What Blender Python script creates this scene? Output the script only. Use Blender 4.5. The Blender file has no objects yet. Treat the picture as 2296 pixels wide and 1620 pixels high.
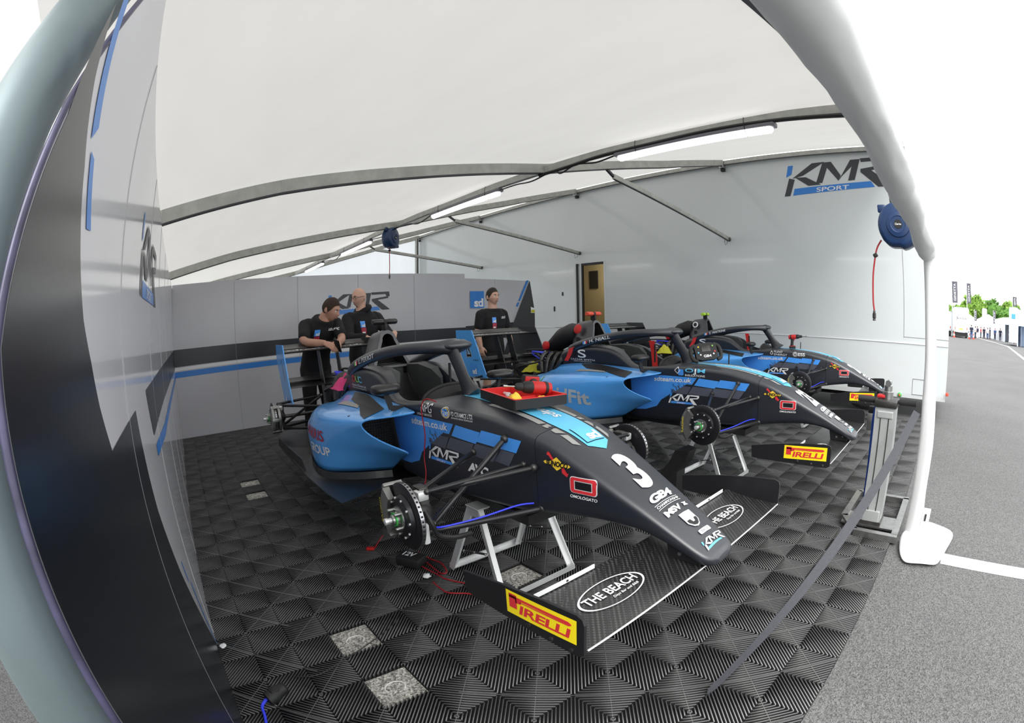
import bpy, bmesh, math, random
import numpy as np
from mathutils import Vector, Matrix, Quaternion, noise
from mathutils.bvhtree import BVHTree
random.seed(7)
KPOLY = (0.05629089516, 0.0002577050391, -1.612860371e-05, 8.615178188e-07)
R = math.radians
SC = bpy.context.scene
COL = SC.collection

# ------------------------------------------------------------------ materials
MATS = {}
def mat(name, col, rough=0.5, metal=0.0, coat=0.0, spec=0.5, var=0.0, vscale=8.0, emit=0.0, bump=0.0, bscale=60.0, trans=0.0, alpha=1.0):
    if name in MATS: return MATS[name]
    m = bpy.data.materials.new(name); m.use_nodes = True
    nt = m.node_tree; b = nt.nodes['Principled BSDF']
    c = (col[0], col[1], col[2], 1)
    b.inputs['Base Color'].default_value = c
    b.inputs['Roughness'].default_value = rough
    b.inputs['Metallic'].default_value = metal
    b.inputs['Coat Weight'].default_value = coat
    b.inputs['Coat Roughness'].default_value = 0.34 if name == 'paint_navy' else 0.06
    b.inputs['Specular IOR Level'].default_value = spec
    if trans: b.inputs['Transmission Weight'].default_value = trans
    if alpha < 1: b.inputs['Alpha'].default_value = alpha
    if emit:
        b.inputs['Emission Color'].default_value = c; b.inputs['Emission Strength'].default_value = emit
    tc = nt.nodes.new('ShaderNodeTexCoord')
    if var:
        n = nt.nodes.new('ShaderNodeTexNoise'); n.inputs['Scale'].default_value = vscale; n.inputs['Detail'].default_value = 5
        nt.links.new(tc.outputs['Object'], n.inputs['Vector'])
        r = nt.nodes.new('ShaderNodeMapRange'); r.inputs[1].default_value = .3; r.inputs[2].default_value = .7
        r.inputs[3].default_value = 1 - var; r.inputs[4].default_value = 1 + var
        nt.links.new(n.outputs['Fac'], r.inputs[0])
        h = nt.nodes.new('ShaderNodeHueSaturation'); h.inputs['Color'].default_value = c
        nt.links.new(r.outputs[0], h.inputs['Value']); nt.links.new(h.outputs[0], b.inputs['Base Color'])
    if bump:
        n2 = nt.nodes.new('ShaderNodeTexNoise'); n2.inputs['Scale'].default_value = bscale; n2.inputs['Detail'].default_value = 4
        nt.links.new(tc.outputs['Object'], n2.inputs['Vector'])
        bp = nt.nodes.new('ShaderNodeBump'); bp.inputs['Strength'].default_value = bump; bp.inputs['Distance'].default_value = .01
        nt.links.new(n2.outputs['Fac'], bp.inputs['Height']); nt.links.new(bp.outputs[0], b.inputs['Normal'])
    MATS[name] = m
    return m

def canvas_mat(name, col, tl, rough=.6):
    """woven PVC canvas that lets daylight through"""
    m = bpy.data.materials.new(name); m.use_nodes = True; nt = m.node_tree; nt.nodes.clear()
    out = nt.nodes.new('ShaderNodeOutputMaterial'); mx = nt.nodes.new('ShaderNodeMixShader')
    d = nt.nodes.new('ShaderNodeBsdfDiffuse'); t = nt.nodes.new('ShaderNodeBsdfTranslucent')
    tc = nt.nodes.new('ShaderNodeTexCoord'); n = nt.nodes.new('ShaderNodeTexNoise'); n.inputs['Scale'].default_value = 1.3; n.inputs['Detail'].default_value = 8
    mp = nt.nodes.new('ShaderNodeMapping'); mp.inputs['Scale'].default_value = (1, 3, 1)
    nt.links.new(tc.outputs['Object'], mp.inputs[0]); nt.links.new(mp.outputs[0], n.inputs['Vector'])
    r = nt.nodes.new('ShaderNodeMapRange'); r.inputs[1].default_value = .25; r.inputs[2].default_value = .75; r.inputs[3].default_value = .97; r.inputs[4].default_value = 1.02
    nt.links.new(n.outputs['Fac'], r.inputs[0])
    h = nt.nodes.new('ShaderNodeHueSaturation'); h.inputs['Color'].default_value = (*col, 1); nt.links.new(r.outputs[0], h.inputs['Value'])
    nt.links.new(h.outputs[0], d.inputs[0]); nt.links.new(h.outputs[0], t.inputs[0])
    n2 = nt.nodes.new('ShaderNodeTexNoise'); n2.inputs['Scale'].default_value = 2.2; n2.inputs['Detail'].default_value = 3
    nt.links.new(mp.outputs[0], n2.inputs['Vector'])
    bp = nt.nodes.new('ShaderNodeBump'); bp.inputs['Strength'].default_value = .12; bp.inputs['Distance'].default_value = .03
    nt.links.new(n2.outputs['Fac'], bp.inputs['Height']); nt.links.new(bp.outputs[0], d.inputs['Normal'])
    mx.inputs[0].default_value = tl
    nt.links.new(d.outputs[0], mx.inputs[1]); nt.links.new(t.outputs[0], mx.inputs[2]); nt.links.new(mx.outputs[0], out.inputs[0])
    MATS[name] = m; return m

def weave_mat(name, dark, light, scale, rough=.3):
    """carbon-fibre twill"""
    m = bpy.data.materials.new(name); m.use_nodes = True; nt = m.node_tree; b = nt.nodes['Principled BSDF']
    tc = nt.nodes.new('ShaderNodeTexCoord'); w = nt.nodes.new('ShaderNodeTexWave'); w.bands_direction = 'DIAGONAL'
    w.inputs['Scale'].default_value = scale; w.inputs['Distortion'].default_value = 1.0
    ck = nt.nodes.new('ShaderNodeTexChecker'); ck.inputs['Scale'].default_value = scale * 4
    nt.links.new(tc.outputs['Object'], w.inputs[0]); nt.links.new(tc.outputs['Object'], ck.inputs[0])
    mx = nt.nodes.new('ShaderNodeMixRGB'); mx.inputs[1].default_value = (*dark, 1); mx.inputs[2].default_value = (*light, 1)
    ml = nt.nodes.new('ShaderNodeMath'); ml.operation = 'MULTIPLY'; nt.links.new(w.outputs['Fac'], ml.inputs[0]); nt.links.new(ck.outputs['Fac'], ml.inputs[1])
    nt.links.new(ml.outputs[0], mx.inputs[0]); nt.links.new(mx.outputs[0], b.inputs['Base Color'])
    b.inputs['Roughness'].default_value = rough; b.inputs['Coat Weight'].default_value = .3; b.inputs['Coat Roughness'].default_value = .2
    MATS[name] = m; return m

mat('paint_navy', (.008, .0105, .019), .42, 0, .35, 1.0, .08, 3)
mat('paint_blue', (.10, .42, .97), .26, 0, .6, .5, .05, 3)
mat('livery_blue', (.075, .34, .93), .35)
mat('livery_grey', (.085, .093, .125), .45)
mat('livery_cyan', (.13, .56, .86), .35)
mat('livery_silver', (.33, .33, .32), .4)
mat('livery_black', (.012, .012, .014), .4)
mat('decal_white', (.86, .87, .87), .4)
mat('decal_pale', (.52, .57, .6), .4)
mat('decal_red', (.68, .035, .045), .4)
mat('decal_crimson', (.42, .02, .05), .45)
mat('decal_yellow', (.9, .62, .05), .4)
mat('decal_pyellow', (.95, .76, .015), .4)
mat('decal_black', (.01, .01, .013), .4)
mat('pod_lime', (.42, .72, .03), .4)
mat('decal_green', (.25, .62, .09), .4)
mat('decal_gold', (.62, .42, .12), .4)
mat('carbon_black', (.013, .013, .014), .38, 0, .15, .5, .2, 20)
mat('matt_black', (.012, .012, .013), .6)
mat('pad_grey', (.06, .063, .065), .6, 0, 0, .4, .1, 10, bump=.1, bscale=200)
mat('rubber', (.02, .02, .02), .7)
mat('steel', (.42, .42, .41), .35, 1, var=.15, vscale=20)
mat('dark_steel', (.08, .078, .075), .4, .8, var=.25, vscale=25)
mat('disc_steel', (.035, .035, .04), .35, .7)
mat('disc_edge', (.4, .4, .42), .3, 1)
mat('caliper_metal', (.30, .30, .29), .4, .85, var=.15, vscale=30)
mat('alu', (.74, .75, .75), .35, .55, var=.08, vscale=12)
mat('alu_white', (.82, .83, .83), .35, .1, var=.05, vscale=12)
mat('nut_green', (.08, .55, .12), .3, .4)
mat('rod_black', (.03, .03, .032), .22, .4)
mat('engine_black', (.02, .02, .022), .5, .2, var=.4, vscale=15)
mat('red_fabric', (.62, .02, .02), .7, var=.15, vscale=20)
mat('pink_cloth', (.75, .06, .22), .85, bump=.3, bscale=40)
mat('yellow_cloth', (.55, .52, .04), .85, bump=.3, bscale=40)
mat('wire_red', (.36, .008, .014), .45)
mat('wire_black', (.012, .012, .012), .5)
mat('wire_blue', (.03, .05, .85), .4)
mat('tool_red', (.55, .015, .015), .5)
mat('tray_red', (.75, .03, .03), .5)
mat('reel_blue', (.008, .034, .11), .4, 0, .2)
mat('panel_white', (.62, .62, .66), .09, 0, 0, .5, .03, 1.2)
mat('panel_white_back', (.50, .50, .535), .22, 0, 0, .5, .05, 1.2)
mat('panel_dark', (.010, .012, .016), .24, 0, 0, 1.0)
mat('band_dark', (.016, .019, .026), .3)
mat('band_blue', (.025, .2, .62), .3)
mat('band_pale', (.78, .78, .8), .3)
mat('trailer_white', (.62, .655, .665), .13, 0, .25, .5, .03, .6)
mat('trailer_grey', (.55, .57, .58), .4)
mat('logo_dark', (.03, .034, .04), .4)
mat('seam_grey', (.25, .25, .26), .5)
mat('seam_pale', (.45, .45, .47), .3)
mat('beam_grey', (.42, .425, .39), .5, 0, var=.15, vscale=10)
mat('beam_dark', (.05, .05, .055), .5)
mat('gap_black', (.006, .006, .006), .9)
mat('room_tan', (.36, .32, .22), .4, 0, .2, .5, .06, 2)
mat('lamp_body', (.16, .16, .18), .5)
mat('lamp_glow', (1, 1, .98), .4, emit=6)
mat('trim_violet', (.045, .042, .085), .35, .2, var=.35, vscale=30)
mat('pole_metal', (.15, .19, .20), .5, .5, var=.1, vscale=6)
mat('jack_grey', (.44, .455, .45), .42, .35, var=.1, vscale=9)
mat('jack_blue', (.01, .06, .35), .4)
mat('strap_grey', (.05, .052, .062), .7, var=.12, vscale=80, bump=.2, bscale=300)
mat('rib_plastic', (.13, .13, .13), .36, 0, 0, .8, .25, 2.5)  # rib tops and joints: wear and bright sheen put into the colour
mat('rib_side_shade', (.012, .012, .012), .6)  # same ribs' sides: shade in the gaps painted as near-black
mat('floor_black', (.006, .006, .006), .8)
mat('chalk', (.75, .75, .72), .9)
mat('skin', (.50, .27, .19), .5, 0, 0, .4, .08, 12)
mat('skin_pale', (.60, .36, .27), .5, 0, 0, .4, .08, 12)
mat('hair_brown', (.035, .016, .008), .75, bump=.5, bscale=180)
mat('hair_dark', (.02, .014, .01), .75, bump=.5, bscale=180)
mat('shirt_black', (.006, .006, .008), .85, bump=.25, bscale=18)
mat('trouser_black', (.008, .008, .009), .85, bump=.25, bscale=18)
mat('eye_white', (.8, .78, .75), .3)
mat('eye_dark', (.02, .015, .012), .2)
mat('lip', (.35, .13, .1), .5)
mat('glass_dark', (.02, .02, .02), .3)
mat('leaf_green', (.06, .16, .015), .8, var=.35, vscale=1.2)
mat('leaf_light', (.14, .26, .03), .8, var=.35, vscale=1.2)
mat('bark', (.12, .08, .05), .9)
mat('tent_white', (.8, .84, .88), .6)
mat('tent_blue', (.55, .70, .95), .5)
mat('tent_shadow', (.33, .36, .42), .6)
mat('flag_grey', (.10, .098, .12), .8)
mat('cone_red', (.75, .09, .05), .6)
mat('cloth_dark', (.02, .025, .05), .9)
mat('cloth_blue', (.04, .08, .2), .9)
mat('cloth_red', (.5, .04, .06), .9)
mat('cloth_white', (.7, .7, .7), .9)
mat('paint_line', (.78, .78, .76), .8, var=.12, vscale=30)
mat('lens_clear', (.5, .5, .5), .1)
canvas_mat('roof_canvas', (.69, .68, .655), .26)
canvas_mat('curtain_canvas', (.80, .81, .81), .08)
canvas_mat('wall_canvas', (.82, .85, .88), .55)
weave_mat('carbon_weave', (.014, .014, .015), (.07, .07, .068), 26)

def asphalt_mat(name, lo, hi, sc=90):
    m = bpy.data.materials.new(name); m.use_nodes = True; nt = m.node_tree; b = nt.nodes['Principled BSDF']
    tc = nt.nodes.new('ShaderNodeTexCoord')
    n = nt.nodes.new('ShaderNodeTexVoronoi'); n.inputs['Scale'].default_value = sc
    n2 = nt.nodes.new('ShaderNodeTexNoise'); n2.inputs['Scale'].default_value = .55; n2.inputs['Detail'].default_value = 6
    for x in (n, n2): nt.links.new(tc.outputs['Object'], x.inputs['Vector'])
    bw = nt.nodes.new('ShaderNodeRGBToBW'); nt.links.new(n.outputs['Color'], bw.inputs[0])
    rp = nt.nodes.new('ShaderNodeValToRGB'); e = rp.color_ramp.elements
    e[0].position = .1; e[0].color = (*lo, 1); e[1].position = .95; e[1].color = (*hi, 1)
    nt.links.new(bw.outputs[0], rp.inputs[0])
    r = nt.nodes.new('ShaderNodeMapRange'); r.inputs[1].default_value = .3; r.inputs[2].default_value = .7; r.inputs[3].default_value = .88; r.inputs[4].default_value = 1.1
    nt.links.new(n2.outputs['Fac'], r.inputs[0])
    h = nt.nodes.new('ShaderNodeHueSaturation'); nt.links.new(rp.outputs[0], h.inputs['Color']); nt.links.new(r.outputs[0], h.inputs['Value'])
    nt.links.new(h.outputs[0], b.inputs['Base Color']); b.inputs['Roughness'].default_value = .85
    bp = nt.nodes.new('ShaderNodeBump'); bp.inputs['Strength'].default_value = .5; bp.inputs['Distance'].default_value = .006
    nt.links.new(n.outputs['Distance'], bp.inputs['Height']); nt.links.new(bp.outputs[0], b.inputs['Normal'])
    MATS[name] = m; return m
asphalt_mat('asphalt', (.05, .05, .051), (.20, .20, .198), 170)
asphalt_mat('asphalt_dusty', (.10, .095, .085), (.75, .73, .66), 130)

# ------------------------------------------------------------------ objects
def tag(o, label=None, cat=None, group=None, kind=None):
    if label: o['label'] = label
    if cat: o['category'] = cat
    if group: o['group'] = group
    if kind: o['kind'] = kind
    return o
def empty(name, loc, label, cat, group=None, rz=0):
    o = bpy.data.objects.new(name, None); COL.objects.link(o); o.location = loc; o.rotation_euler = (0, 0, rz)
    o.empty_display_size = .1
    return tag(o, label, cat, group)

def rotm(rx=0, ry=0, rz=0):
    return Matrix.Rotation(rz, 3, 'Z') @ Matrix.Rotation(ry, 3, 'Y') @ Matrix.Rotation(rx, 3, 'X')

def smooth_path(pts, n=6):
    """Catmull-Rom through pts"""
    P = [Vector(p) for p in pts]; out = []
    for i in range(len(P) - 1):
        p0 = P[max(i - 1, 0)]; p1 = P[i]; p2 = P[i + 1]; p3 = P[min(i + 2, len(P) - 1)]
        for k in range(n):
            t = k / n
            out.append(.5 * ((2 * p1) + (p2 - p0) * t + (2 * p0 - 5 * p1 + 4 * p2 - p3) * t * t + (3 * p1 - p0 - 3 * p2 + p3) * t ** 3))
    out.append(P[-1]); return out

class MB:
    def __init__(s): s.v = []; s.f = []; s.m = []; s.mats = []
    def mi(s, name):
        if name not in s.mats: s.mats.append(name)
        return s.mats.index(name)
    def add(s, vs, fs, m):
        o = len(s.v); i = s.mi(m)
        s.v += [tuple(v) for v in vs]
        for f in fs: s.f.append(tuple(o + k for k in f)); s.m.append(i)
        return s
    def box(s, c, d, m, rot=None, bev=0.0):
        hx, hy, hz = d[0] / 2, d[1] / 2, d[2] / 2; rot = rot or Matrix.Identity(3); c = Vector(c)
        if bev <= 0:
            vs = [c + rot @ Vector((x * hx, y * hy, z * hz)) for x in (-1, 1) for y in (-1, 1) for z in (-1, 1)]
            return s.add(vs, [(0, 1, 3, 2), (4, 6, 7, 5), (0, 4, 5, 1), (2, 3, 7, 6), (0, 2, 6, 4), (1, 5, 7, 3)], m)
        bm = bmesh.new(); bmesh.ops.create_cube(bm, size=1)
        for v in bm.verts: v.co = Vector((v.co.x * d[0], v.co.y * d[1], v.co.z * d[2]))
        bmesh.ops.bevel(bm, geom=bm.edges[:], offset=min(bev, min(d) * .49), segments=2, profile=.5, affect='EDGES')
        bm.verts.index_update()
        vs = [c + rot @ v.co for v in bm.verts]; fs = [[v.index for v in f.verts] for f in bm.faces]; bm.free()
        return s.add(vs, fs, m)
    def bar(s, a, b, w, h, m, up=(0, 0, 1), bev=0):
        a = Vector(a); b = Vector(b); x = (b - a).normalized(); u = Vector(up); y = u.cross(x)
        if y.length < 1e-4: y = Vector((0, 1, 0)).cross(x)
        y.normalize(); z = x.cross(y); rot = Matrix((x, y, z)).transposed()
        return s.box((a + b) / 2, ((b - a).length, w, h), m, rot, bev)
    def tube(s, pts, r, m, n=8, cap=True, sq=1.0, up=None):
        P = [Vector(p) for p in pts]; k = len(P); rs = r if isinstance(r, (list, tuple)) else [r] * k
        vs = []; fs = []; ref = None
        for i, p in enumerate(P):
            t = (P[min(i + 1, k - 1)] - P[max(i - 1, 0)])
            if t.length < 1e-9: t = Vector((0, 0, 1))
            t.normalize()
            if ref is None:
                ref = Vector(up) if up else (Vector((0, 0, 1)) if abs(t.z) < .9 else Vector((1, 0, 0)))
            b = t.cross(ref)
            if b.length < 1e-6: b = t.orthogonal()
            b.normalize(); nn = b.cross(t).normalized(); ref = nn
            for j in range(n):
                a = 2 * math.pi * j / n
                vs.append(p + (b * math.cos(a) + nn * math.sin(a) * sq) * rs[i])
        for i in range(k - 1):
            for j in range(n):
                fs.append((i * n + j, i * n + (j + 1) % n, (i + 1) * n + (j + 1) % n, (i + 1) * n + j))
        if cap: fs.append(tuple(range(n - 1, -1, -1))); fs.append(tuple((k - 1) * n + j for j in range(n)))
        return s.add(vs, fs, m)
    def ribbon(s, pts, w, th, m, side):
        """flat strap along pts, width w along side(i)"""
        P = [Vector(p) for p in pts]; vs = []; fs = []
        for i, p in enumerate(P):
            t = (P[min(i + 1, len(P) - 1)] - P[max(i - 1, 0)]).normalized(); sd = Vector(side(i / (len(P) - 1))).normalized()
            nn = t.cross(sd).normalized()
            for a, b in ((-1, -1), (1, -1), (1, 1), (-1, 1)): vs.append(p + sd * w / 2 * a + nn * th / 2 * b)
        for i in range(len(P) - 1):
            for j in range(4): fs.append((i * 4 + j, i * 4 + (j + 1) % 4, i * 4 + 4 + (j + 1) % 4, i * 4 + 4 + j))
        k = (len(P) - 1) * 4; fs += [(3, 2, 1, 0), (k, k + 1, k + 2, k + 3)]
        return s.add(vs, fs, m)
    def lathe(s, c, axis, prof, m, n=24):
        """prof: (radius, distance along axis)"""
        a = Vector(axis).normalized(); x = a.orthogonal().normalized(); y = a.cross(x); c = Vector(c); vs = []; fs = []
        for r, d in prof:
            for j in range(n):
                t = 2 * math.pi * j / n; vs.append(c + a * d + (x * math.cos(t) + y * math.sin(t)) * r)
        for i in range(len(prof) - 1):
            for j in range(n): fs.append((i * n + j, i * n + (j + 1) % n, (i + 1) * n + (j + 1) % n, (i + 1) * n + j))
        fs.append(tuple(range(n - 1, -1, -1))); fs.append(tuple((len(prof) - 1) * n + j for j in range(n)))
        return s.add(vs, fs, m)
    def prism(s, poly, O, U, V, th, m):
        """polygon (a, b) in the frame O + a U + b V, thickness th along U x V"""
        O = Vector(O); U = Vector(U); V = Vector(V); W = U.cross(V).normalized() * th; n = len(poly)
        vs = [O + U * a + V * b - W / 2 for a, b in poly] + [O + U * a + V * b + W / 2 for a, b in poly]
        fs = [tuple(range(n - 1, -1, -1)), tuple(range(n, 2 * n))] + [(i, (i + 1) % n, n + (i + 1) % n, n + i) for i in range(n)]
        return s.add(vs, fs, m)
    def loft(s, secs, m, cap0=True, cap1=True, closed=True):
        n = len(secs[0]); vs = [v for sec in secs for v in sec]; fs = []
        for i in range(len(secs) - 1):
            for j in range(n if closed else n - 1):
                fs.append((i * n + j, i * n + (j + 1) % n, (i + 1) * n + (j + 1) % n, (i + 1) * n + j))
        if cap0: fs.append(tuple(range(n - 1, -1, -1)))
        if cap1: fs.append(tuple((len(secs) - 1) * n + j for j in range(n)))
        return s.add(vs, fs, m)
    def ball(s, c, r, m, n=10, k=8):
        rr = r if isinstance(r, (list, tuple)) else (r, r, r); c = Vector(c); vs = []; fs = []
        vs.append(c + Vector((0, 0, rr[2])))
        for i in range(1, k):
            a = math.pi * i / k
            for j in range(n):
                t = 2 * math.pi * j / n; vs.append(c + Vector((rr[0] * math.sin(a) * math.cos(t), rr[1] * math.sin(a) * math.sin(t), rr[2] * math.cos(a))))
        vs.append(c - Vector((0, 0, rr[2])))
        for j in range(n): fs.append((0, 1 + j, 1 + (j + 1) % n)); fs.append((len(vs) - 1, 1 + (k - 2) * n + (j + 1) % n, 1 + (k - 2) * n + j))
        for i in range(k - 2):
            for j in range(n): fs.append((1 + i * n + j, 1 + (i + 1) * n + j, 1 + (i + 1) * n + (j + 1) % n, 1 + i * n + (j + 1) % n))
        return s.add(vs, fs, m)
    def mesh(s, name, smooth=True, ang=38):
        me = bpy.data.meshes.new(name); me.from_pydata(s.v, [], s.f)
        for k in s.mats: me.materials.append(MATS[k])
        me.polygons.foreach_set('material_index', s.m)
        bm = bmesh.new(); bm.from_mesh(me); bmesh.ops.recalc_face_normals(bm, faces=bm.faces); bm.to_mesh(me); bm.free()
        if smooth:
            me.polygons.foreach_set('use_smooth', [True] * len(me.polygons)); me.set_sharp_from_angle(angle=R(ang))
        me.update(); return me
    def build(s, name, parent=None, label=None, cat=None, group=None, kind=None, smooth=True, ang=38, loc=None):
        return put(name, s.mesh(name, smooth, ang), parent, label, cat, group, kind, loc)
def put(name, me, parent=None, label=None, cat=None, group=None, kind=None, loc=None):
    o = bpy.data.objects.new(name, me); COL.objects.link(o)
    if parent: o.parent = parent
    if loc: o.location = loc
    return tag(o, label, cat, group, kind)

# ------------------------------------------------------------------ lettering
_T = {}
def text2d(st, off=0.0, shear=0.0, space=1.0):
    """outline text as (verts, tris) in its own unit box, plus aspect"""
    k = (st, off, shear, space)
    if k in _T: return _T[k]
    cu = bpy.data.curves.new('lettering', 'FONT'); cu.body = st; cu.offset = off; cu.shear = shear; cu.space_character = space; cu.resolution_u = 5
    o = bpy.data.objects.new('lettering', cu); COL.objects.link(o)
    dg = bpy.context.evaluated_depsgraph_get(); me = bpy.data.meshes.new_from_object(o.evaluated_get(dg))
    vs = [(v.co.x, v.co.y) for v in me.vertices]; fs = [tuple(p.vertices) for p in me.polygons]
    bpy.data.objects.remove(o); bpy.data.curves.remove(cu); bpy.data.meshes.remove(me)
    x0 = min(v[0] for v in vs); x1 = max(v[0] for v in vs); y0 = min(v[1] for v in vs); y1 = max(v[1] for v in vs)
    vs = [((a - x0) / (x1 - x0), (b - y0) / (y1 - y0)) for a, b in vs]
    _T[k] = (vs, fs, (x1 - x0) / (y1 - y0)); return _T[k]
def poly2d(p): return (list(p), [tuple(range(len(p)))], 1)
def ring2d(n, r0, r1, cx=.5, cy=.5):
    vs = []; fs = []
    for i in range(n):
        a = 2 * math.pi * i / n; vs += [(cx + r0 * math.cos(a), cy + r0 * math.sin(a)), (cx + r1 * math.cos(a), cy + r1 * math.sin(a))]
    for i in range(n): j = (i + 1) % n; fs.append((2 * i, 2 * i + 1, 2 * j + 1, 2 * j))
    return (vs, fs, 1)
def disc2d(n=24): return poly2d([(.5 + .5 * math.cos(2 * math.pi * i / n), .5 + .5 * math.sin(2 * math.pi * i / n)) for i in range(n)])
def rrect2d(r=.2, n=5, asp=1.0):
    p = []
    for cx, cy, a0 in ((1 - r / asp, 1 - r, 0), (r / asp, 1 - r, 90), (r / asp, r, 180), (1 - r / asp, r, 270)):
        for i in range(n): a = R(a0 + 90 * i / (n - 1)); p.append((cx + r / asp * math.cos(a), cy + r * math.sin(a)))
    return poly2d(p)
# the team mark: K M R in strokes, unit box, and its underline bar with SPORT
KMR_DARK = [[(0, 0), (.055, 0), (.085, .52), (.03, .58)][:4], [(.06, .56), (.24, 1), (.36, 1), (.16, .62)], [(.09, .58), (.19, .56), (.34, .27), (.22, .27)],
            [(.29, .32), (.35, .32), (.40, .98), (.34, .98)], [(.34, .98), (.42, .98), (.52, .50), (.50, .34)], [(.50, .34), (.53, .48), (.68, .98), (.60, .98)], [(.59, .32), (.65, .32), (.69, .98), (.63, .98)],
            [(.69, 1), (.99, 1), (.97, .88), (.70, .88)], [(.93, .9), (.99, 1), (1, .76), (.95, .70)], [(.70, .66), (.96, .76), (.98, .66), (.70, .56)], [(.70, .56), (.79, .62), (1, .06), (.87, .06)]]
KMR_BLUE = [[(.0, .62), (.05, .7), (.06, 1), (.01, 1)], [(.08, 0), (.84, .06), (.80, .25), (.09, .22)]]
def kmr(place, dark, blue, sport=None):
    for p in KMR_BLUE: place(poly2d(p), blue, 0)
    for i, p in enumerate(KMR_DARK): place(poly2d(p), dark, 1 + .06 * i)
    if sport:
        vs, fs, a = text2d('SPORT', .012); place(([(.30 + .3 * x, .045 + .14 * y) for x, y in vs], fs, 1), sport, 2)

class Decal:
    """lays flat shapes on a plane or, by ray cast, on a curved body"""
    def __init__(s, bvh=None): s.mb = MB(); s.bvh = bvh
    def put(s, shape, A, B, C, m, layer=0, cast=None, seg=.035):
        A = Vector(A); U = Vector(B) - A; V = Vector(C) - A; vs, fs, _ = shape
        P = [A + U * a + V * b for a, b in vs]
        if s.bvh is None:
            N = U.cross(V).normalized(); s.mb.add([p + N * (.0012 * (layer + 1)) for p in P], [f if (P[f[1]] - P[f[0]]).cross(P[f[2]] - P[f[1]]).dot(N) > 0 else tuple(reversed(f)) for f in fs], m); return s
        d = Vector(cast)
        bm = bmesh.new(); bv = [bm.verts.new(p) for p in P]
        for f in fs:
            try: bm.faces.new([bv[i] for i in f])
            except ValueError: pass
        bmesh.ops.triangulate(bm, faces=bm.faces[:])
        for _ in range(5):
            L = [e for e in bm.edges if e.calc_length() > seg]
            if not L: break
            bmesh.ops.subdivide_edges(bm, edges=L, cuts=1); bmesh.ops.triangulate(bm, faces=[f for f in bm.faces if len(f.verts) > 3])
        bm.verts.index_update(); out = []; ok = []
        for v in bm.verts:
            h, n, i, _d = s.bvh.ray_cast(v.co - d * 1.2, d, 3)
            if h is None: out.append(v.co.copy()); ok.append(False)
            else:
                if n.dot(d) > 0: n = -n
                out.append(h + n * (.0012 * (layer + 1)) - d * .0008 * (layer + 1)); ok.append(True)
        F = []
        for f in bm.faces:
            k = [v.index for v in f.verts]
            if not all(ok[i] for i in k): continue
            if (out[k[1]] - out[k[0]]).cross(out[k[2]] - out[k[0]]).dot(d) > 0: k.reverse()
            F.append(k)
        bm.free(); s.mb.add(out, F, m); return s
    def build(s, name, parent=None, **k):
        if not s.mb.f: return None
        me = bpy.data.meshes.new(name); me.from_pydata(s.mb.v, [], s.mb.f)
        for q in s.mb.mats: me.materials.append(MATS[q])
        me.polygons.foreach_set('material_index', s.mb.m); me.polygons.foreach_set('use_smooth', [False] * len(me.polygons)); me.update()
        return put(name, me, parent, **k)

# ------------------------------------------------------------------ camera and daylight
cd = bpy.data.cameras.new('camera'); cam = bpy.data.objects.new('camera', cd); COL.objects.link(cam)
cd.type = 'PANO'; cd.panorama_type = 'FISHEYE_LENS_POLYNOMIAL'; cd.sensor_width = 36; cd.sensor_fit = 'HORIZONTAL'
cd.fisheye_fov = R(220); cd.clip_start = .02; cd.clip_end = 600
cd.fisheye_polynomial_k0 = 0
for i, k in enumerate(KPOLY): setattr(cd, 'fisheye_polynomial_k%d' % (i + 1), -k)
cd.shift_x = -108.50309 / 2296; cd.shift_y = 65.97979 / 1620
def cam_axes(yaw, pitch, roll):
    f = Vector((math.sin(yaw) * math.cos(pitch), math.cos(yaw) * math.cos(pitch), math.sin(pitch))); r0 = Vector((math.cos(yaw), -math.sin(yaw), 0)); u0 = r0.cross(f)
    return r0 * math.cos(roll) + u0 * math.sin(roll), u0 * math.cos(roll) - r0 * math.sin(roll), f
_r, _u, _f = cam_axes(-.79471, -.1539, -.01897)
M4 = Matrix((_r, _u, -_f)).transposed().to_4x4(); M4.translation = (.18705, -1.605, 1.38574); cam.matrix_world = M4
SC.camera = cam
SC.view_settings.view_transform = 'Standard'; SC.view_settings.look = 'None'; SC.view_settings.gamma = 1; SC.view_settings.use_curve_mapping = False
SC.view_settings.exposure = 0.0
w = bpy.data.worlds.new('overcast_sky'); SC.world = w; w.use_nodes = True
nt = w.node_tree; bg = nt.nodes['Background']; bg.inputs['Strength'].default_value = 2.5
tcw = nt.nodes.new('ShaderNodeTexCoord'); sx = nt.nodes.new('ShaderNodeSeparateXYZ'); nt.links.new(tcw.outputs['Generated'], sx.inputs[0])
rw = nt.nodes.new('ShaderNodeValToRGB'); rw.color_ramp.elements[0].position = .0; rw.color_ramp.elements[0].color = (.93, .97, .98, 1); rw.color_ramp.elements[1].position = .6; rw.color_ramp.elements[1].color = (1, 1, 1, 1)
nt.links.new(sx.outputs['Z'], rw.inputs[0]); nt.links.new(rw.outputs[0], bg.inputs[0])
sl = bpy.data.lights.new('sun', 'SUN'); sl.energy = 3.6; sl.angle = R(40); sl.color = (1, .98, .95)
so = bpy.data.objects.new('sun', sl); COL.objects.link(so); so.rotation_euler = Vector((-.5, .75, -1.0)).to_track_quat('-Z', 'Y').to_euler(); so.location = (8, -3, 12)
SC.cycles.use_denoising = True
SC.cycles.max_bounces = 8; SC.cycles.diffuse_bounces = 4; SC.cycles.glossy_bounces = 4; SC.cycles.transmission_bounces = 6
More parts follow.
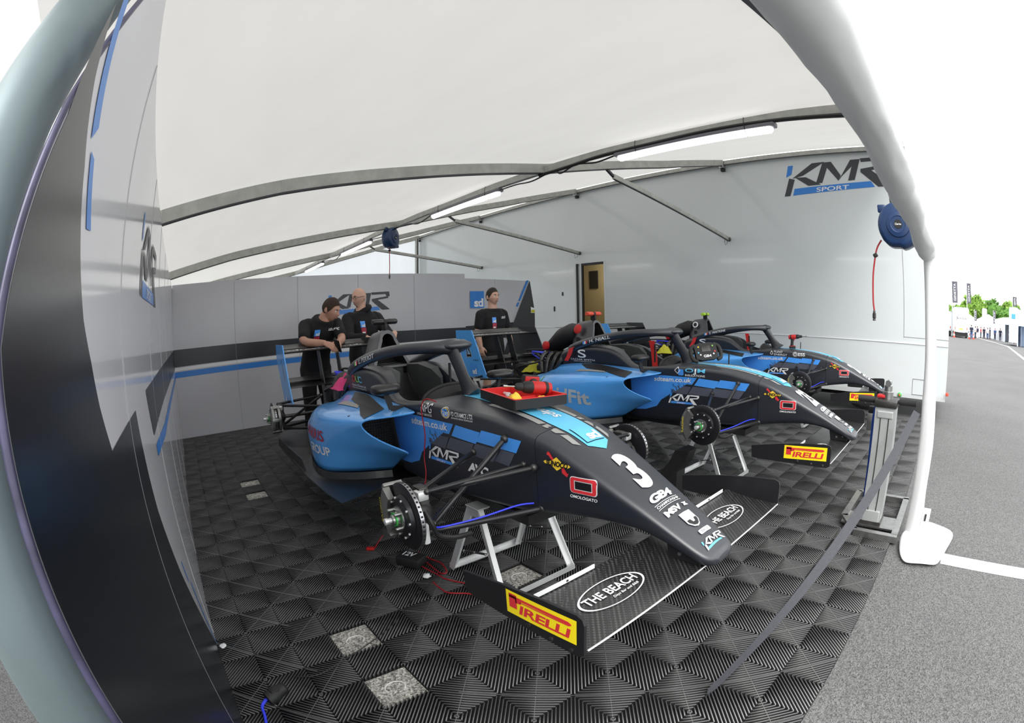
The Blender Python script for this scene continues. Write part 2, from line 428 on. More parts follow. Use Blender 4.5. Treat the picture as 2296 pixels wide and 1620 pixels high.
# ------------------------------------------------------------------ the setting
def slab(name, x0, x1, y0, y1, z, m, kind='structure'):
    b = MB(); b.add([(x0, y0, z), (x1, y0, z), (x1, y1, z), (x0, y1, z)], [(0, 1, 2, 3)], m); return b.build(name, kind=kind)
slab('ground', -60, 120, -60, 220, -.02, 'asphalt')

# interlocking floor tiles: every rib of every square is a raised bar
HOLES = {(-6, 8): 0, (-6, 6): 1, (-6, 22): 2, (-6, 20): 3, (-1, 8): 4}
def tile_floor():
    N = 20; h0, h1 = -.0165, 0.0; V = []; wt, wb = .0024, .0027
    for p in range(-9, 30):
        for q in range(0, 37):
            if (p, q) in HOLES: continue
            for j in range(N):
                s = (j + .5) / N * 2
                a0, b0 = max(0, s - 1), min(1, s); a1, b1 = min(1, s), max(0, s - 1)
                if (p + q) % 2: b0, b1 = 1 - b0, 1 - b1
                A = (-(q + b0) * .2, (p + a0) * .2); B = (-(q + b1) * .2, (p + a1) * .2)
                dx, dy = B[0] - A[0], B[1] - A[1]; L = math.hypot(dx, dy)
                if L < .006: continue
                k = max(0, 1 - .004 / L) if L > .03 else 1
                mx, my = (A[0] + B[0]) / 2, (A[1] + B[1]) / 2; dx *= k; dy *= k
                nx, ny = -dy / (L * k), dx / (L * k)
                for e in (-.5, .5):
                    for wv, z in ((-wb, h0), (-wt, h1), (wt, h1), (wb, h0)): V.append((mx + dx * e + nx * wv, my + dy * e + ny * wv, z))
    nr = len(V) // 8; F = np.array([[0, 1, 5, 4], [1, 2, 6, 5], [2, 3, 7, 6], [0, 3, 2, 1], [4, 5, 6, 7]])
    F = (F[None] + 8 * np.arange(nr)[:, None, None]).reshape(-1, 4)
    # thin diagonal joints between the tiles
    J = []
    for c in range(-9, 66, 2):
        for sg in (1, -1):
            pts = []
            for q in (0, 37):
                p = c - 9 + sg * q if sg == 1 else c - 0 - q
                pts.append((p, q))
            (pa, qa), (pb, qb) = pts
            for tt in [(pa, qa, pb, qb)]:
                t0, t1 = 0.0, 1.0
                lo, hi = -9, 30
                d = pb - pa
                ta, tb = sorted(((lo - pa) / d, (hi - pa) / d)); t0 = max(t0, ta); t1 = min(t1, tb)
                if t1 <= t0: continue
                x0, y0 = -(qa + (qb - qa) * t0) * .2, (pa + d * t0) * .2; x1, y1 = -(qa + (qb - qa) * t1) * .2, (pa + d * t1) * .2
                L = math.hypot(x1 - x0, y1 - y0); nx, ny = -(y1 - y0) / L * .0016, (x1 - x0) / L * .0016
                n = max(1, int(L / .283))
                for i in range(n):
                    u0, u1 = i / n, (i + 1) / n
                    xm = x0 + (x1 - x0) * (u0 + u1) / 2; ym = y0 + (y1 - y0) * (u0 + u1) / 2
                    xa, ya, xb, yb = x0 + (x1 - x0) * u0, y0 + (y1 - y0) * u0, x0 + (x1 - x0) * u1, y0 + (y1 - y0) * u1
                    if any((int(math.floor(ym / .2 + e1)), int(math.floor(-xm / .2 + e2))) in HOLES for e1 in (-.3, .3) for e2 in (-.3, .3)): continue
                    J.append([(xa - nx, ya - ny, -.001), (xb - nx, yb - ny, -.001), (xb + nx, yb + ny, -.001), (xa + nx, ya + ny, -.001)])
    Jv = np.array(J).reshape(-1, 3); nb = len(V)
    V = np.vstack([np.array(V), Jv]); Fj = (np.arange(len(J) * 4) + nb).reshape(-1, 4)
    # dark base under the ribs, one quad per square so that the holes stay open
    Bq = [[(-q * .2, p * .2, h0), (-(q + 1) * .2, p * .2, h0), (-(q + 1) * .2, (p + 1) * .2, h0), (-q * .2, (p + 1) * .2, h0)] for p in range(-9, 30) for q in range(37) if (p, q) not in HOLES]
    nb2 = len(V); V = np.vstack([V, np.array(Bq).reshape(-1, 3)]); Fb = (np.arange(len(Bq) * 4) + nb2).reshape(-1, 4)
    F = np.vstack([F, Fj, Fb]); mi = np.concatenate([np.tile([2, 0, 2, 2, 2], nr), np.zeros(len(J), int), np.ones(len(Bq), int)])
    me = bpy.data.meshes.new('floor'); me.vertices.add(len(V)); me.vertices.foreach_set('co', V.astype(np.float32).ravel())
    me.loops.add(len(F) * 4); me.loops.foreach_set('vertex_index', F.astype(np.int32).ravel())
    me.polygons.add(len(F)); me.polygons.foreach_set('loop_start', np.arange(len(F), dtype=np.int32) * 4)
    me.materials.append(MATS['rib_plastic']); me.materials.append(MATS['floor_black']); me.materials.append(MATS['rib_side_shade']); me.polygons.foreach_set('material_index', mi.astype(np.int32))
    me.update(calc_edges=True); me.validate()
    bm = bmesh.new(); bm.from_mesh(me); bmesh.ops.recalc_face_normals(bm, faces=[f for f in bm.faces if f.material_index != 1][:nr * 5]); bm.to_mesh(me); bm.free()
    return put('floor', me, kind='structure')
floor = tile_floor()
for (p, q), i in HOLES.items():     # open squares: the asphalt shows, with a chalk ring on it
    b = MB(); b.add([(-q * .2, p * .2, -.016), (-(q + 1) * .2, p * .2, -.016), (-(q + 1) * .2, (p + 1) * .2, -.016), (-q * .2, (p + 1) * .2, -.016)], [(0, 1, 2, 3)], 'asphalt_dusty')
    o = b.build('ground_patch', kind='structure'); cx, cy = -(q + .5) * .2, (p + .5) * .2
    c = MB(); c.tube([(cx + .035 * math.cos(t), cy + .045 * math.sin(t), -.0155) for t in [R(40 + 15 * k) for k in range(18)]], .0035, 'chalk', 5); c.build('chalk_mark', o)

# left wall: glossy printed panels, cut slanting at the end that stands beside the camera
WY = -1.775
wl = MB()
prof = [(-7.36, 0), (-.18, 0), (-.18, 1.4), (-.31, 1.64), (-.5, 1.92), (-.62, 2.11), (-7.36, 2.11)]
wl.prism(prof, (0, WY - .004, 0), (1, 0, 0), (0, 0, 1), .008, 'panel_white')
wall_left = wl.build('wall_left', kind='structure', smooth=False)
def wall_art(name, parent, shapes, y=WY):
    d = Decal()
    for i, (m, pl, lay) in enumerate(shapes): d.put(poly2d([(x, z) for x, z in pl]), (0, y, 0), (-1, y, 0), (0, y, 1), m, lay) if False else d.mb.add([(x, y + .0015 * (lay + 1), z) for x, z in pl], [tuple(range(len(pl)))], m)
    return d.build(name, parent)
wall_art('wall_graphic', wall_left, [
    ('panel_dark', [(-.18, 0), (-.18, 1.4), (-.31, 1.64), (-.42, 1.80), (-.33, 1.80), (-.345, 1.78), (-.38, 1.72), (-.46, 1.62), (-.5, 1.54), (-.55, 1.43), (-.6, 1.38), (-.64, 1.3), (-.70, 1.22), (-1.21, 1.22), (-1.26, 1.09), (-1.31, .91), (-1.48, .63), (-1.74, .28), (-1.95, 0)][0:0] or
     [(-.182, 0), (-.182, 1.4), (-.305, 1.625), (-.33, 1.79), (-.38, 1.71), (-.46, 1.62), (-.50, 1.54), (-.55, 1.43), (-.60, 1.37), (-.64, 1.3), (-.70, 1.22), (-1.21, 1.22), (-1.26, 1.09), (-1.31, .91), (-1.48, .63), (-1.74, .28), (-1.95, 0)], 0),
    ('band_blue', [(-.36, 1.82), (-.39, 1.84), (-.50, 1.69), (-.465, 1.66)], 0), ('band_blue', [(-.485, 1.65), (-.52, 1.65), (-.58, 1.56), (-.54, 1.555)], 0),
    ('band_dark', [(-7.34, 1.25), (-7.34, .98), (-2.9, 1.05), (-1.77, 1.05), (-1.64, 1.23)], 0),
    ('band_blue', [(-7.34, .90), (-7.34, .84), (-2.6, .90), (-1.8, .965), (-1.8, 1.01), (-2.7, .95)], 0),
    ('band_blue', [(-1.635, .6), (-1.66, .59), (-1.71, .49), (-1.69, .48)], 0), ('band_blue', [(-1.78, .43), (-1.81, .43), (-1.97, .004), (-1.945, .004)], 0)])
dk = Decal(); kmr(lambda sh, m, l: dk.put(sh, (-1.60, WY + .001, 1.55), (-2.62, WY + .001, 1.55), (-1.60, WY + .001, 1.84), m, l), 'logo_dark', 'band_blue', 'band_pale')
for vtx in range(0): pass
o_k = dk.build('wall_logo', wall_left)
sm = MB()
for k in range(7):
    x = -1.04 - 1.035 * k; sm.box((x, WY + .0012, 1.05), (.0025, .0015, 2.1), 'seam_pale')
sm.build('panel_seam', wall_left, smooth=False)
# end trim and corner post beside the camera
b = MB(); b.tube([(-.178, WY - .004, 0), (-.178, WY - .004, 1.4), (-.305, WY - .004, 1.64), (-.495, WY - .004, 1.92), (-.615, WY - .004, 2.11)], .0055, 'trim_violet', 10)
b.build('trim_1', kind='structure')
b = MB(); b.tube([(-.222, -1.852, 0), (-.222, -1.852, 1.0), (-.222, -1.852, 1.38), (-.26, -1.86, 1.5), (-.35, -1.875, 1.66), (-.52, -1.90, 1.92), (-.7, -1.92, 2.2)], [.054, .054, .054, .056, .062, .074, .085], 'pole_metal', 24)
b.lathe((-.222, -1.852, -.018), (0, 0, 1), [(.09, 0), (.09, .02), (.06, .03)], 'pole_metal')
b.build('corner_post', label='round grey metal post at the end of the glossy wall beside the camera', cat='post')

# back partition
WX = -7.25
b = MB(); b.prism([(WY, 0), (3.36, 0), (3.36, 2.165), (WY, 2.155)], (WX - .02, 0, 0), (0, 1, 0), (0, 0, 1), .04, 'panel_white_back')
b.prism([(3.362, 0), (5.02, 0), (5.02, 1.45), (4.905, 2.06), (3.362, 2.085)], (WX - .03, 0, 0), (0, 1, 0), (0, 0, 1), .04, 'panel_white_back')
wall_back = b.build('wall_back', kind='structure', smooth=False)
d = Decal()
def bk(pl, m, lay=0): d.mb.add([(WX + .001 + .0012 * (lay + 1), y, z) for y, z in pl], [tuple(range(len(pl)))], m)
bk([(WY, 1.01), (3.36, 1.02), (3.36, 1.2), (WY, 1.25)], 'band_dark'); bk([(3.362, .98), (4.47, .96), (4.47, 1.25), (3.362, 1.22)], 'band_dark')
bk([(WY, .86), (3.36, .885), (3.36, .96), (WY, .94)], 'band_blue'); bk([(WY, .955), (3.36, .975), (3.36, 1.01), (WY, 1.0)], 'band_pale')
bk([(3.362, .885), (3.9, .885), (3.9, .95), (3.362, .955)], 'band_blue')
bk([(4.40, 1.1), (4.895, 2.055), (4.905, 2.06), (5.02, 1.45), (5.02, .02), (3.95, .02)], 'panel_dark', 1)
bk([(4.82, 2.07), (4.875, 2.07), (4.645, 1.66), (4.60, 1.66)], 'band_blue', 1); bk([(4.58, 1.63), (4.625, 1.63), (4.585, 1.55), (4.54, 1.55)], 'band_blue', 1)
d.build('wall_graphic', wall_back)
d = Decal(); kmr(lambda sh, m, l: d.put(sh, (WX + .002, .77, 1.53), (WX + .002, 1.86, 1.56), (WX + .002, .77, 1.84), m, l), 'logo_dark', 'band_blue')
d.build('wall_logo', wall_back)
def sd_mark(d, A, B, C, box, ink, lay=0, cast=None):
    """the square sponsor mark with lower-case sd in its lower right"""
    kw = {'cast': cast} if cast is not None else {}
    if box: d.put(poly2d([(0, 0), (1, 0), (1, 1), (0, 1)]), A, B, C, box, lay, **kw)
    vs, fs, a = text2d('sd', .035, 0, .82); d.put(([(.28 + .66 * x, .07 + .5 * y) for x, y in vs], fs, 1), A, B, C, ink, lay + 1, **kw)
d = Decal(); sd_mark(d, (WX + .003, 3.47, 1.54), (WX + .003, 3.78, 1.54), (WX + .003, 3.47, 1.85), 'band_blue', 'band_pale', 1); d.build('square_logo', wall_back)
b = MB()
for y in (-.765, .265, 1.295, 2.325): b.box((WX + .0015, y, 1.07), (.002, .004, 2.14), 'seam_grey')
b.box((WX + .0015, 4.04, 1.04), (.002, .003, 2.07), 'seam_grey'); b.build('panel_seam', wall_back, smooth=False)
b = MB(); b.prism([(-.055, .0), (.055, .0), (.055, .09), (-.055, .12)], (WX + .012, 4.965, 1.42), (0, 1, 0), (0, 0, 1), .004, 'decal_white'); b.prism([(-.05, .0), (.05, .0), (.05, .045), (-.02, .055), (-.05, .04)], (WX + .016, 4.965, 1.43), (0, 1, 0), (0, 0, 1), .003, 'yellow_cloth')
b.build('wall_sticker', wall_back)

# awning roof, gable, rafters
RP = [(-2.2, 2.22), (-1.8, 2.32), (-.85, 2.52), (.2, 2.70), (1.82, 2.99), (3.98, 3.54), (6.0, 4.11)]
def roof_z(y): return float(np.interp(y, [p[0] for p in RP], [p[1] for p in RP]))
ys = np.linspace(-2.2, 6.0, 42); xs = np.linspace(-13.8, -.2, 61); RA = (-.3, -3.477, -6.916, -10.38, -13.75)
def sag(x, y):
    t = ((x + .04) / 3.44) % 1; return -.045 * math.sin(math.pi * t) * math.sin(math.pi * min(1, max(0, (y + 2.2) / 8.2)))
vs = [(x, y, roof_z(y) + sag(x, y) - .015) for x in xs for y in ys]; n = len(ys)
b = MB(); b.add(vs, [(i * n + j, i * n + j + 1, (i + 1) * n + j + 1, (i + 1) * n + j) for i in range(len(xs) - 1) for j in range(n - 1)], 'roof_canvas')
b.build('ceiling', kind='structure', ang=80)
b = MB(); pl = [(-2.2, 0)] + [(y, z - .01) for y, z in RP] + [(6.0, 0)]
b.add([(-13.82, y, z) for y, z in pl], [tuple(range(len(pl)))], 'wall_canvas'); b.build('wall_gable', kind='structure')
b = MB(); b.add([(-13.8, -1.83, 0), (-7.38, -1.83, 0), (-7.38, -1.83, 2.3), (-13.8, -1.83, 2.3)], [(0, 1, 2, 3)], 'wall_canvas'); b.build('wall_side', kind='structure')
for i, x in enumerate(RA):
    b = MB()
    for (y0, z0), (y1, z1) in zip(RP[:-1], RP[1:]):
        y1 = min(y1, 5.93)
        b.bar((x, y0, z0 - .066), (x, y1, roof_z(y1) - .066), .055, .10, 'beam_grey'); b.bar((x, y0, z0 - .122), (x, y1, roof_z(y1) - .122), .05, .012, 'beam_dark')
    rf = b.build('trim_%d' % (i + 2), kind='structure', smooth=False)
    c = MB(); c.box((x, 5.93, roof_z(5.93) - .10), (.09, .09, .14), 'steel', bev=.008); c.box((x, 5.96, roof_z(5.93) - .19), (.07, .05, .06), 'matt_black'); c.build('rafter_bracket', rf)
    if 0 < i < 4:
        s = MB(); p0 = Vector((x + .01, 2.80, 3.13)); p1 = Vector((x + .01, 5.97, 2.67)); s.bar(p0 + Vector((0, .13, -.075)), p1, .035, .062, 'beam_grey', bev=.003); s.bar(p0, p0 + Vector((0, .14, -.08)), .03, .03, 'beam_dark')
        s.bar(p0 + Vector((0, .15, -.11)), p1 + Vector((0, 0, -.036)), .03, .012, 'beam_dark')
        st = s.build('roof_strut', label='grey diagonal roof strut, %s, ending on the white trailer side' % ('nearest the open front' if i == 1 else 'the middle one above the doorway' if i == 2 else 'farthest back above the partition'), cat='roof strut', group='diagonal struts of the awning roof')
        c = MB(); c.lathe((x + .01, 5.995, 2.665), (0, -1, 0), [(.04, 0), (.04, .012), (.022, .03), (.022, .05)], 'dark_steel', 14); c.build('wall_bracket', st)
        c = MB(); c.tube([(x + .01, 5.93, 2.64), (x + .02, 5.9, 2.58), (x + .0, 5.87, 2.55), (x - .01, 5.86, 2.60), (x + .0, 5.86, 2.65)], .004, 'dark_steel', 5); c.build('safety_wire', st)
b = MB(); b.box((-7.0, 1.82, 2.905), (13.5, .05, .07), 'beam_grey'); b.build('trim_8', kind='structure', smooth=False)
b = MB(); b.box((-7.0, 5.95, 4.02), (13.5, .06, .07), 'beam_grey'); b.box((-7, 5.925, 3.975), (13.5, .01, .012), 'beam_dark'); b.build('trim_9', kind='structure', smooth=False)
b = MB(); b.box((-13.72, 5.85, 2.0), (.10, .09, 3.9), 'beam_grey', bev=.006); b.box((-13.665, 5.85, 2.0), (.012, .03, 3.9), 'beam_dark'); b.build('trim_10', kind='structure')
b = MB(); b.bar((-13.74, -2.1, 2.16), (-13.74, 1.82, 2.9), .05, .05, 'beam_grey'); b.bar((-13.74, 1.82, 2.9), (-13.74, 5.9, 3.95), .05, .05, 'beam_grey'); b.build('trim_11', kind='structure')

# ceiling tube lights under the purlin
LL = [(-2.53, -.98, 'nearest the open front'), (-5.77, -4.2, 'second from the open front'), (-9.55, -7.95, 'third from the open front'), (-12.5, -10.9, 'farthest back and smallest')]
for x0, x1, wh in LL:
    t = empty('tube_light', ((x0 + x1) / 2, 1.82, 2.84), 'lit ceiling tube light in a grey case, ' + wh, 'ceiling light', 'tube lights under the roof purlin')
    L = (x1 - x0) / 2
    b = MB(); b.box((0, 0, .005), (2 * L, .085, .045), 'lamp_body', bev=.012)
    for s in (-1, 1): b.box((s * (L - .13), .046, .0), (.05, .012, .02), 'steel')
    b.build('lamp_housing', t)
    b = MB(); b.tube([(-L + .03, 0, -.028), (-L + .05, 0, -.028), (L - .05, 0, -.028), (L - .03, 0, -.028)], [.02, .036, .036, .02], 'lamp_glow', 12); b.build('diffuser', t)
    for s in (-1, 1):
        b = MB(); b.tube([(s * (L - .25), .05 * math.cos(a), .03 + .095 * math.sin(a)) for a in [R(20 * k) for k in range(18)]], .003, 'matt_black', 5); b.build('cable_tie', t)
def sag_cable(name, pts, r, m, label, n=8, cat='cable', group=None):
    b = MB(); b.tube(smooth_path(pts, n), r, m, 6); return b.build(name, label=label, cat=cat, group=group)
sag_cable('power_cable', [(-.25, 1.80, 2.84), (-.9, 1.79, 2.862), (-1.5, 1.785, 2.868), (-2.1, 1.785, 2.862), (-2.7, 1.79, 2.868), (-3.1, 1.785, 2.85), (-3.5, 1.77, 2.84)], .017, 'wire_black', 'thick black cable strapped to the purlin beside the nearest tube light', cat='cable')
sag_cable('power_cable', [(-2.5, 1.82, 2.855), (-2.75, 1.80, 2.82), (-3.0, 1.79, 2.85), (-3.2, 1.78, 2.80), (-3.3, 1.78, 2.85), (-3.6, 1.76, 2.80), (-3.9, 1.79, 2.83), (-4.25, 1.82, 2.84)], .008, 'wire_black', 'thin looping black cable between the first two tube lights')
sag_cable('power_cable', [(-5.75, 1.82, 2.85), (-6.1, 1.79, 2.78), (-6.4, 1.79, 2.83), (-6.8, 1.78, 2.84), (-7.3, 1.80, 2.80), (-7.95, 1.82, 2.85)], .008, 'wire_black', 'thin black cable dropping past the hanging hose reel')
sag_cable('power_cable', [(-9.55, 1.82, 2.85), (-9.9, 1.8, 2.76), (-10.3, 1.8, 2.80), (-10.9, 1.82, 2.85)], .008, 'wire_black', 'thin black cable between the two farthest tube lights')

# the transporter whose side closes the awning
tr = empty('race_trailer', (-6.8, 6.0, 0), 'long white trailer side with large logo and open doorway', 'trailer')
TO = Vector((6.8, -6.0, 0))
X0, X1, ZB, ZT = -13.95, .275, .36, 4.07; DX0, DX1, DZ0, DZ1 = -6.95, -6.24, .95, 2.44
b = MB()
def tb(x0, x1, y0, y1, z0, z1, m): b.box(Vector(((x0 + x1) / 2, (y0 + y1) / 2, (z0 + z1) / 2)) + TO, (x1 - x0, y1 - y0, z1 - z0), m)
tb(X0, DX0, 6, 6.06, ZB, ZT, 'trailer_white'); tb(DX1, X1, 6, 6.06, ZB, ZT, 'trailer_white'); tb(DX0, DX1, 6, 6.06, DZ1, ZT, 'trailer_white'); tb(DX0, DX1, 6, 6.06, ZB, DZ0, 'trailer_white')
tb(X0, X1, 6.06, 8.5, ZT - .05, ZT, 'trailer_white'); tb(X0, X1, 8.45, 8.5, ZB, ZT, 'trailer_white'); tb(X1 - .05, X1, 6.06, 8.45, ZB, ZT - .05, 'trailer_white'); tb(X0, X0 + .05, 6.06, 8.45, ZB, ZT - .05, 'trailer_white')
b.build('trailer_body', tr, smooth=False)
b = MB(); tb(DX0 - 1.6, DX1 + .8, 7.5, 7.55, DZ0, 2.6, 'room_tan'); tb(DX0 - 1.6, DX1 + .8, 6.06, 7.5, DZ0 - .04, DZ0, 'room_tan'); tb(DX0 - 1.6, DX1 + .8, 6.06, 7.5, 2.6, 2.64, 'room_tan'); tb(DX0 - 1.64, DX0 - 1.6, 6.06, 7.5, DZ0, 2.6, 'room_tan'); tb(DX1 + .8, DX1 + .84, 6.06, 7.5, DZ0, 2.6, 'room_tan')
b.build('door_room', tr, smooth=False)
b = MB(); tb(-7.97, -7.72, 7.46, 7.5, 2.0, 2.43, 'matt_black'); b.build('wall_screen', tr)
b = MB()
tb(DX0 - .10, DX0 - .06, 5.985, 6.0, DZ0, DZ1, 'trailer_grey'); tb(DX0 - .055, DX0 - .01, 5.975, 6.0, DZ0, DZ1, 'matt_black'); tb(DX0 + .02, DX0 + .07, 6.0, 6.05, DZ0, DZ1, 'trailer_grey'); tb(DX0 + .07, DX0 + .10, 6.005, 6.05, DZ0, DZ1, 'matt_black'); tb(DX0, DX1, 6.003, 6.03, DZ1 - .05, DZ1, 'matt_black'); tb(DX1 - .02, DX1 + .02, 5.99, 6.03, DZ0, DZ1 + .02, 'trailer_white')
b.build('door_frame', tr, smooth=False)
b = MB()
tb(DX0 - .72, DX0 - .1, 5.990, 6.0, DZ0 - .05, DZ1 - .08, 'trailer_white'); b.build('door_leaf', tr, smooth=False)
for (x, z, h) in ((-7.42, 1.82, .08), (-7.68, 1.50, .11)):
    b = MB(); b.box(Vector((x, 5.984, z)) + TO, (.035, .02, h), 'matt_black', bev=.005); b.build('door_latch', tr)
b = MB(); tb(-.472, -.465, 5.996, 6.0, 1.17, 3.95, 'seam_grey'); tb(-.47, X1, 5.996, 6.0, 1.178, 1.184, 'seam_grey'); b.build('panel_seam', tr, smooth=False)
b = MB(); tb(-13.9, X1, 5.990, 6.0, 1.085, 1.095, 'band_pale'); b.build('rubbing_strip', tr, smooth=False)
b = MB(); tb(-.29, -.08, 5.993, 6.0, .36, .365, 'seam_grey'); tb(-.29, -.08, 5.993, 6.0, .585, .59, 'seam_grey'); tb(-.29, -.285, 5.993, 6.0, .36, .59, 'seam_grey'); tb(-.085, -.08, 5.993, 6.0, .36, .59, 'seam_grey'); b.build('service_hatch', tr, smooth=False)
b = MB(); tb(X0, X1, 6.0, 6.05, .30, .36, 'trailer_grey'); b.build('skirt_rail', tr, smooth=False)
b = MB(); b.lathe(Vector((-.49, 6.0, .335)) + TO, (0, -1, 0), [(.035, 0), (.035, .02), (.02, .03)], 'nut_green', 8); b.lathe(Vector((-.49, 5.985, .335)) + TO, (0, -1, 0), [(.016, 0), (.016, .025)], 'cone_red', 8); b.build('marker_lamp', tr)
b = MB(); b.box(Vector((.30, 5.95, .42)) + TO, (.05, .03, .05), 'cone_red', bev=.01); b.build('side_marker', tr)
b = MB(); tb(X0 + .2, X1 - .2, 6.6, 8.2, .28, .42, 'matt_black'); tb(-13, -.9, 7.0, 7.3, .1, .3, 'dark_steel'); b.build('chassis_rail', tr, smooth=False)
for x in (-1.1, -2.4, -3.7):
    b = MB(); b.lathe(Vector((x, 6.25, .5)) + TO, (0, 1, 0), [(.25, 0), (.44, 0), (.5, .05), (.5, .25), (.44, .3)], 'rubber', 28); b.build('wheel', tr)
d = Decal(); q = lambda x, z: Vector((x, 5.998, z)) + TO
kmr(lambda sh, m, l: d.put(sh, q(-2.39, 3.325), q(-.53, 3.395), q(-2.30, 3.84), m, l), 'logo_dark', 'band_blue', 'band_pale'); d.build('trailer_logo', tr)
lp = bpy.data.lights.new('trailer_room_lamp', 'POINT'); lp.energy = 22; lp.color = (1, .85, .6); lp.shadow_soft_size = .1
lo = bpy.data.objects.new('trailer_room_lamp', lp); COL.objects.link(lo); lo.location = (-7.0, 6.9, 2.45)

# front of the awning: rolled curtain, its hanging end, the tie strap
def wobble(p, k, a): return Vector(p) + Vector((noise.noise((p[0] * k, p[1] * k, 1)), 0, noise.noise((p[0] * k, p[1] * k, 9)))) * a
cr = empty('rolled_curtain', (.08, 1.6, 0), 'white canvas curtain rolled up along the open front and hanging down at its end', 'curtain')
CO = Vector((-.08, -1.6, 0))
pts = [Vector((.058 + .0125 * max(0, y + .5) , y, 1.835)) for y in np.linspace(-1.7, 1.62, 60)]
b = MB(); prof_n = 26; secs = []
for i, p in enumerate(pts):
    y = p.y; r0 = .058 + .007 * math.sin(y * 5 + 1) + (.006 if y > .9 else 0) * min(1, max(0, (y - .9) / .4)); tie = .012 * math.exp(-((y - .06) / .05) ** 2) + .012 * math.exp(-((y - 1.45) / .06) ** 2); ring = []
    for j in range(prof_n):
        a = 2 * math.pi * j / prof_n; rr = r0 - tie + .006 * noise.noise((math.cos(a) * 1.6, y * 5, math.sin(a) * 1.6)) + .004 * noise.noise((math.cos(a) * 4, y * 14, math.sin(a) * 4 + 5))
        ring.append(p + CO + Vector((math.cos(a) * rr, 0, math.sin(a) * rr)))
    secs.append(ring)
b.loft(secs, 'curtain_canvas'); b.build('rolled_canvas', cr, ang=70)
# hanging sleeve
secs = []
for k in range(30):
    t = k / 29; z = 1.79 * (1 - t) + .03 * t
    xl = np.interp(t, [0, .2, .35, .5, .65, .83, 1], [.045, .05, .058, .058, .07, .077, .075]); xr = np.interp(t, [0, .2, .35, .5, .65, .83, 1], [.15, .135, .145, .165, .185, .19, .22])
    yo = 1.62 + .05 * math.sin(t * 3); ring = []
    for j in range(20):
        a = 2 * math.pi * j / 20; f = .9 + .1 * math.cos(3 * a + t * 4)
        ring.append(Vector(((xl + xr) / 2 + (xr - xl) / 2 * math.cos(a) * f, yo + .055 * math.sin(a) * f, z)) + CO)
    secs.append(ring)
b = MB(); b.loft(secs, 'curtain_canvas'); b.build('hanging_canvas', cr, ang=70)
fl = [[(.06, 1.60, .05), (.13, 1.66, .10), (.22, 1.70, .13), (.32, 1.72, .10), (.50, 1.86, .02)], [(.07, 1.50, .02), (.14, 1.54, .06), (.22, 1.56, .08), (.32, 1.58, .05), (.44, 1.62, .008)], [(.085, 1.40, .004), (.14, 1.40, .02), (.22, 1.42, .03), (.30, 1.44, .02), (.40, 1.42, .003)], [(.13, 1.28, .0), (.18, 1.27, .004), (.25, 1.285, .008), (.31, 1.30, .005), (.375, 1.315, .0)]]
b = MB(); vs = [Vector(p) + CO for row in fl for p in row]; b.add(vs, [(i * 5 + j, i * 5 + j + 1, i * 5 + j + 6, i * 5 + j + 5) for i in range(3) for j in range(4)], 'curtain_canvas')
fo = b.build('ground_flap', cr, ang=80); md = fo.modifiers.new('sub', 'SUBSURF'); md.levels = md.render_levels = 2; md = fo.modifiers.new('th', 'SOLIDIFY'); md.thickness = .004
b = MB(); b.box(Vector((.215, 1.56, .19)) + CO, (.06, .012, .14), 'alu_white', bev=.006); b.box(Vector((.215, 1.55, .2)) + CO, (.012, .012, .045), 'dark_steel'); b.build('latch_plate', cr)
b = MB(); S0, S1 = Vector((.035, 1.58, .85)), Vector((-.40, -.28, .002))
b.ribbon([S0 + (S1 - S0) * t + Vector((0, 0, -.012 * math.sin(math.pi * t))) for t in np.linspace(0, 1, 24)], .052, .003, 'strap_grey', lambda t: (-.91, .02, .41) if t < .35 else (-.91 + (t - .35) * 1.45, .02, .41 + (t - .35) * .9))
b.build('tie_strap', label='long flat grey webbing strap stretched from the curtain down to the floor', cat='strap')

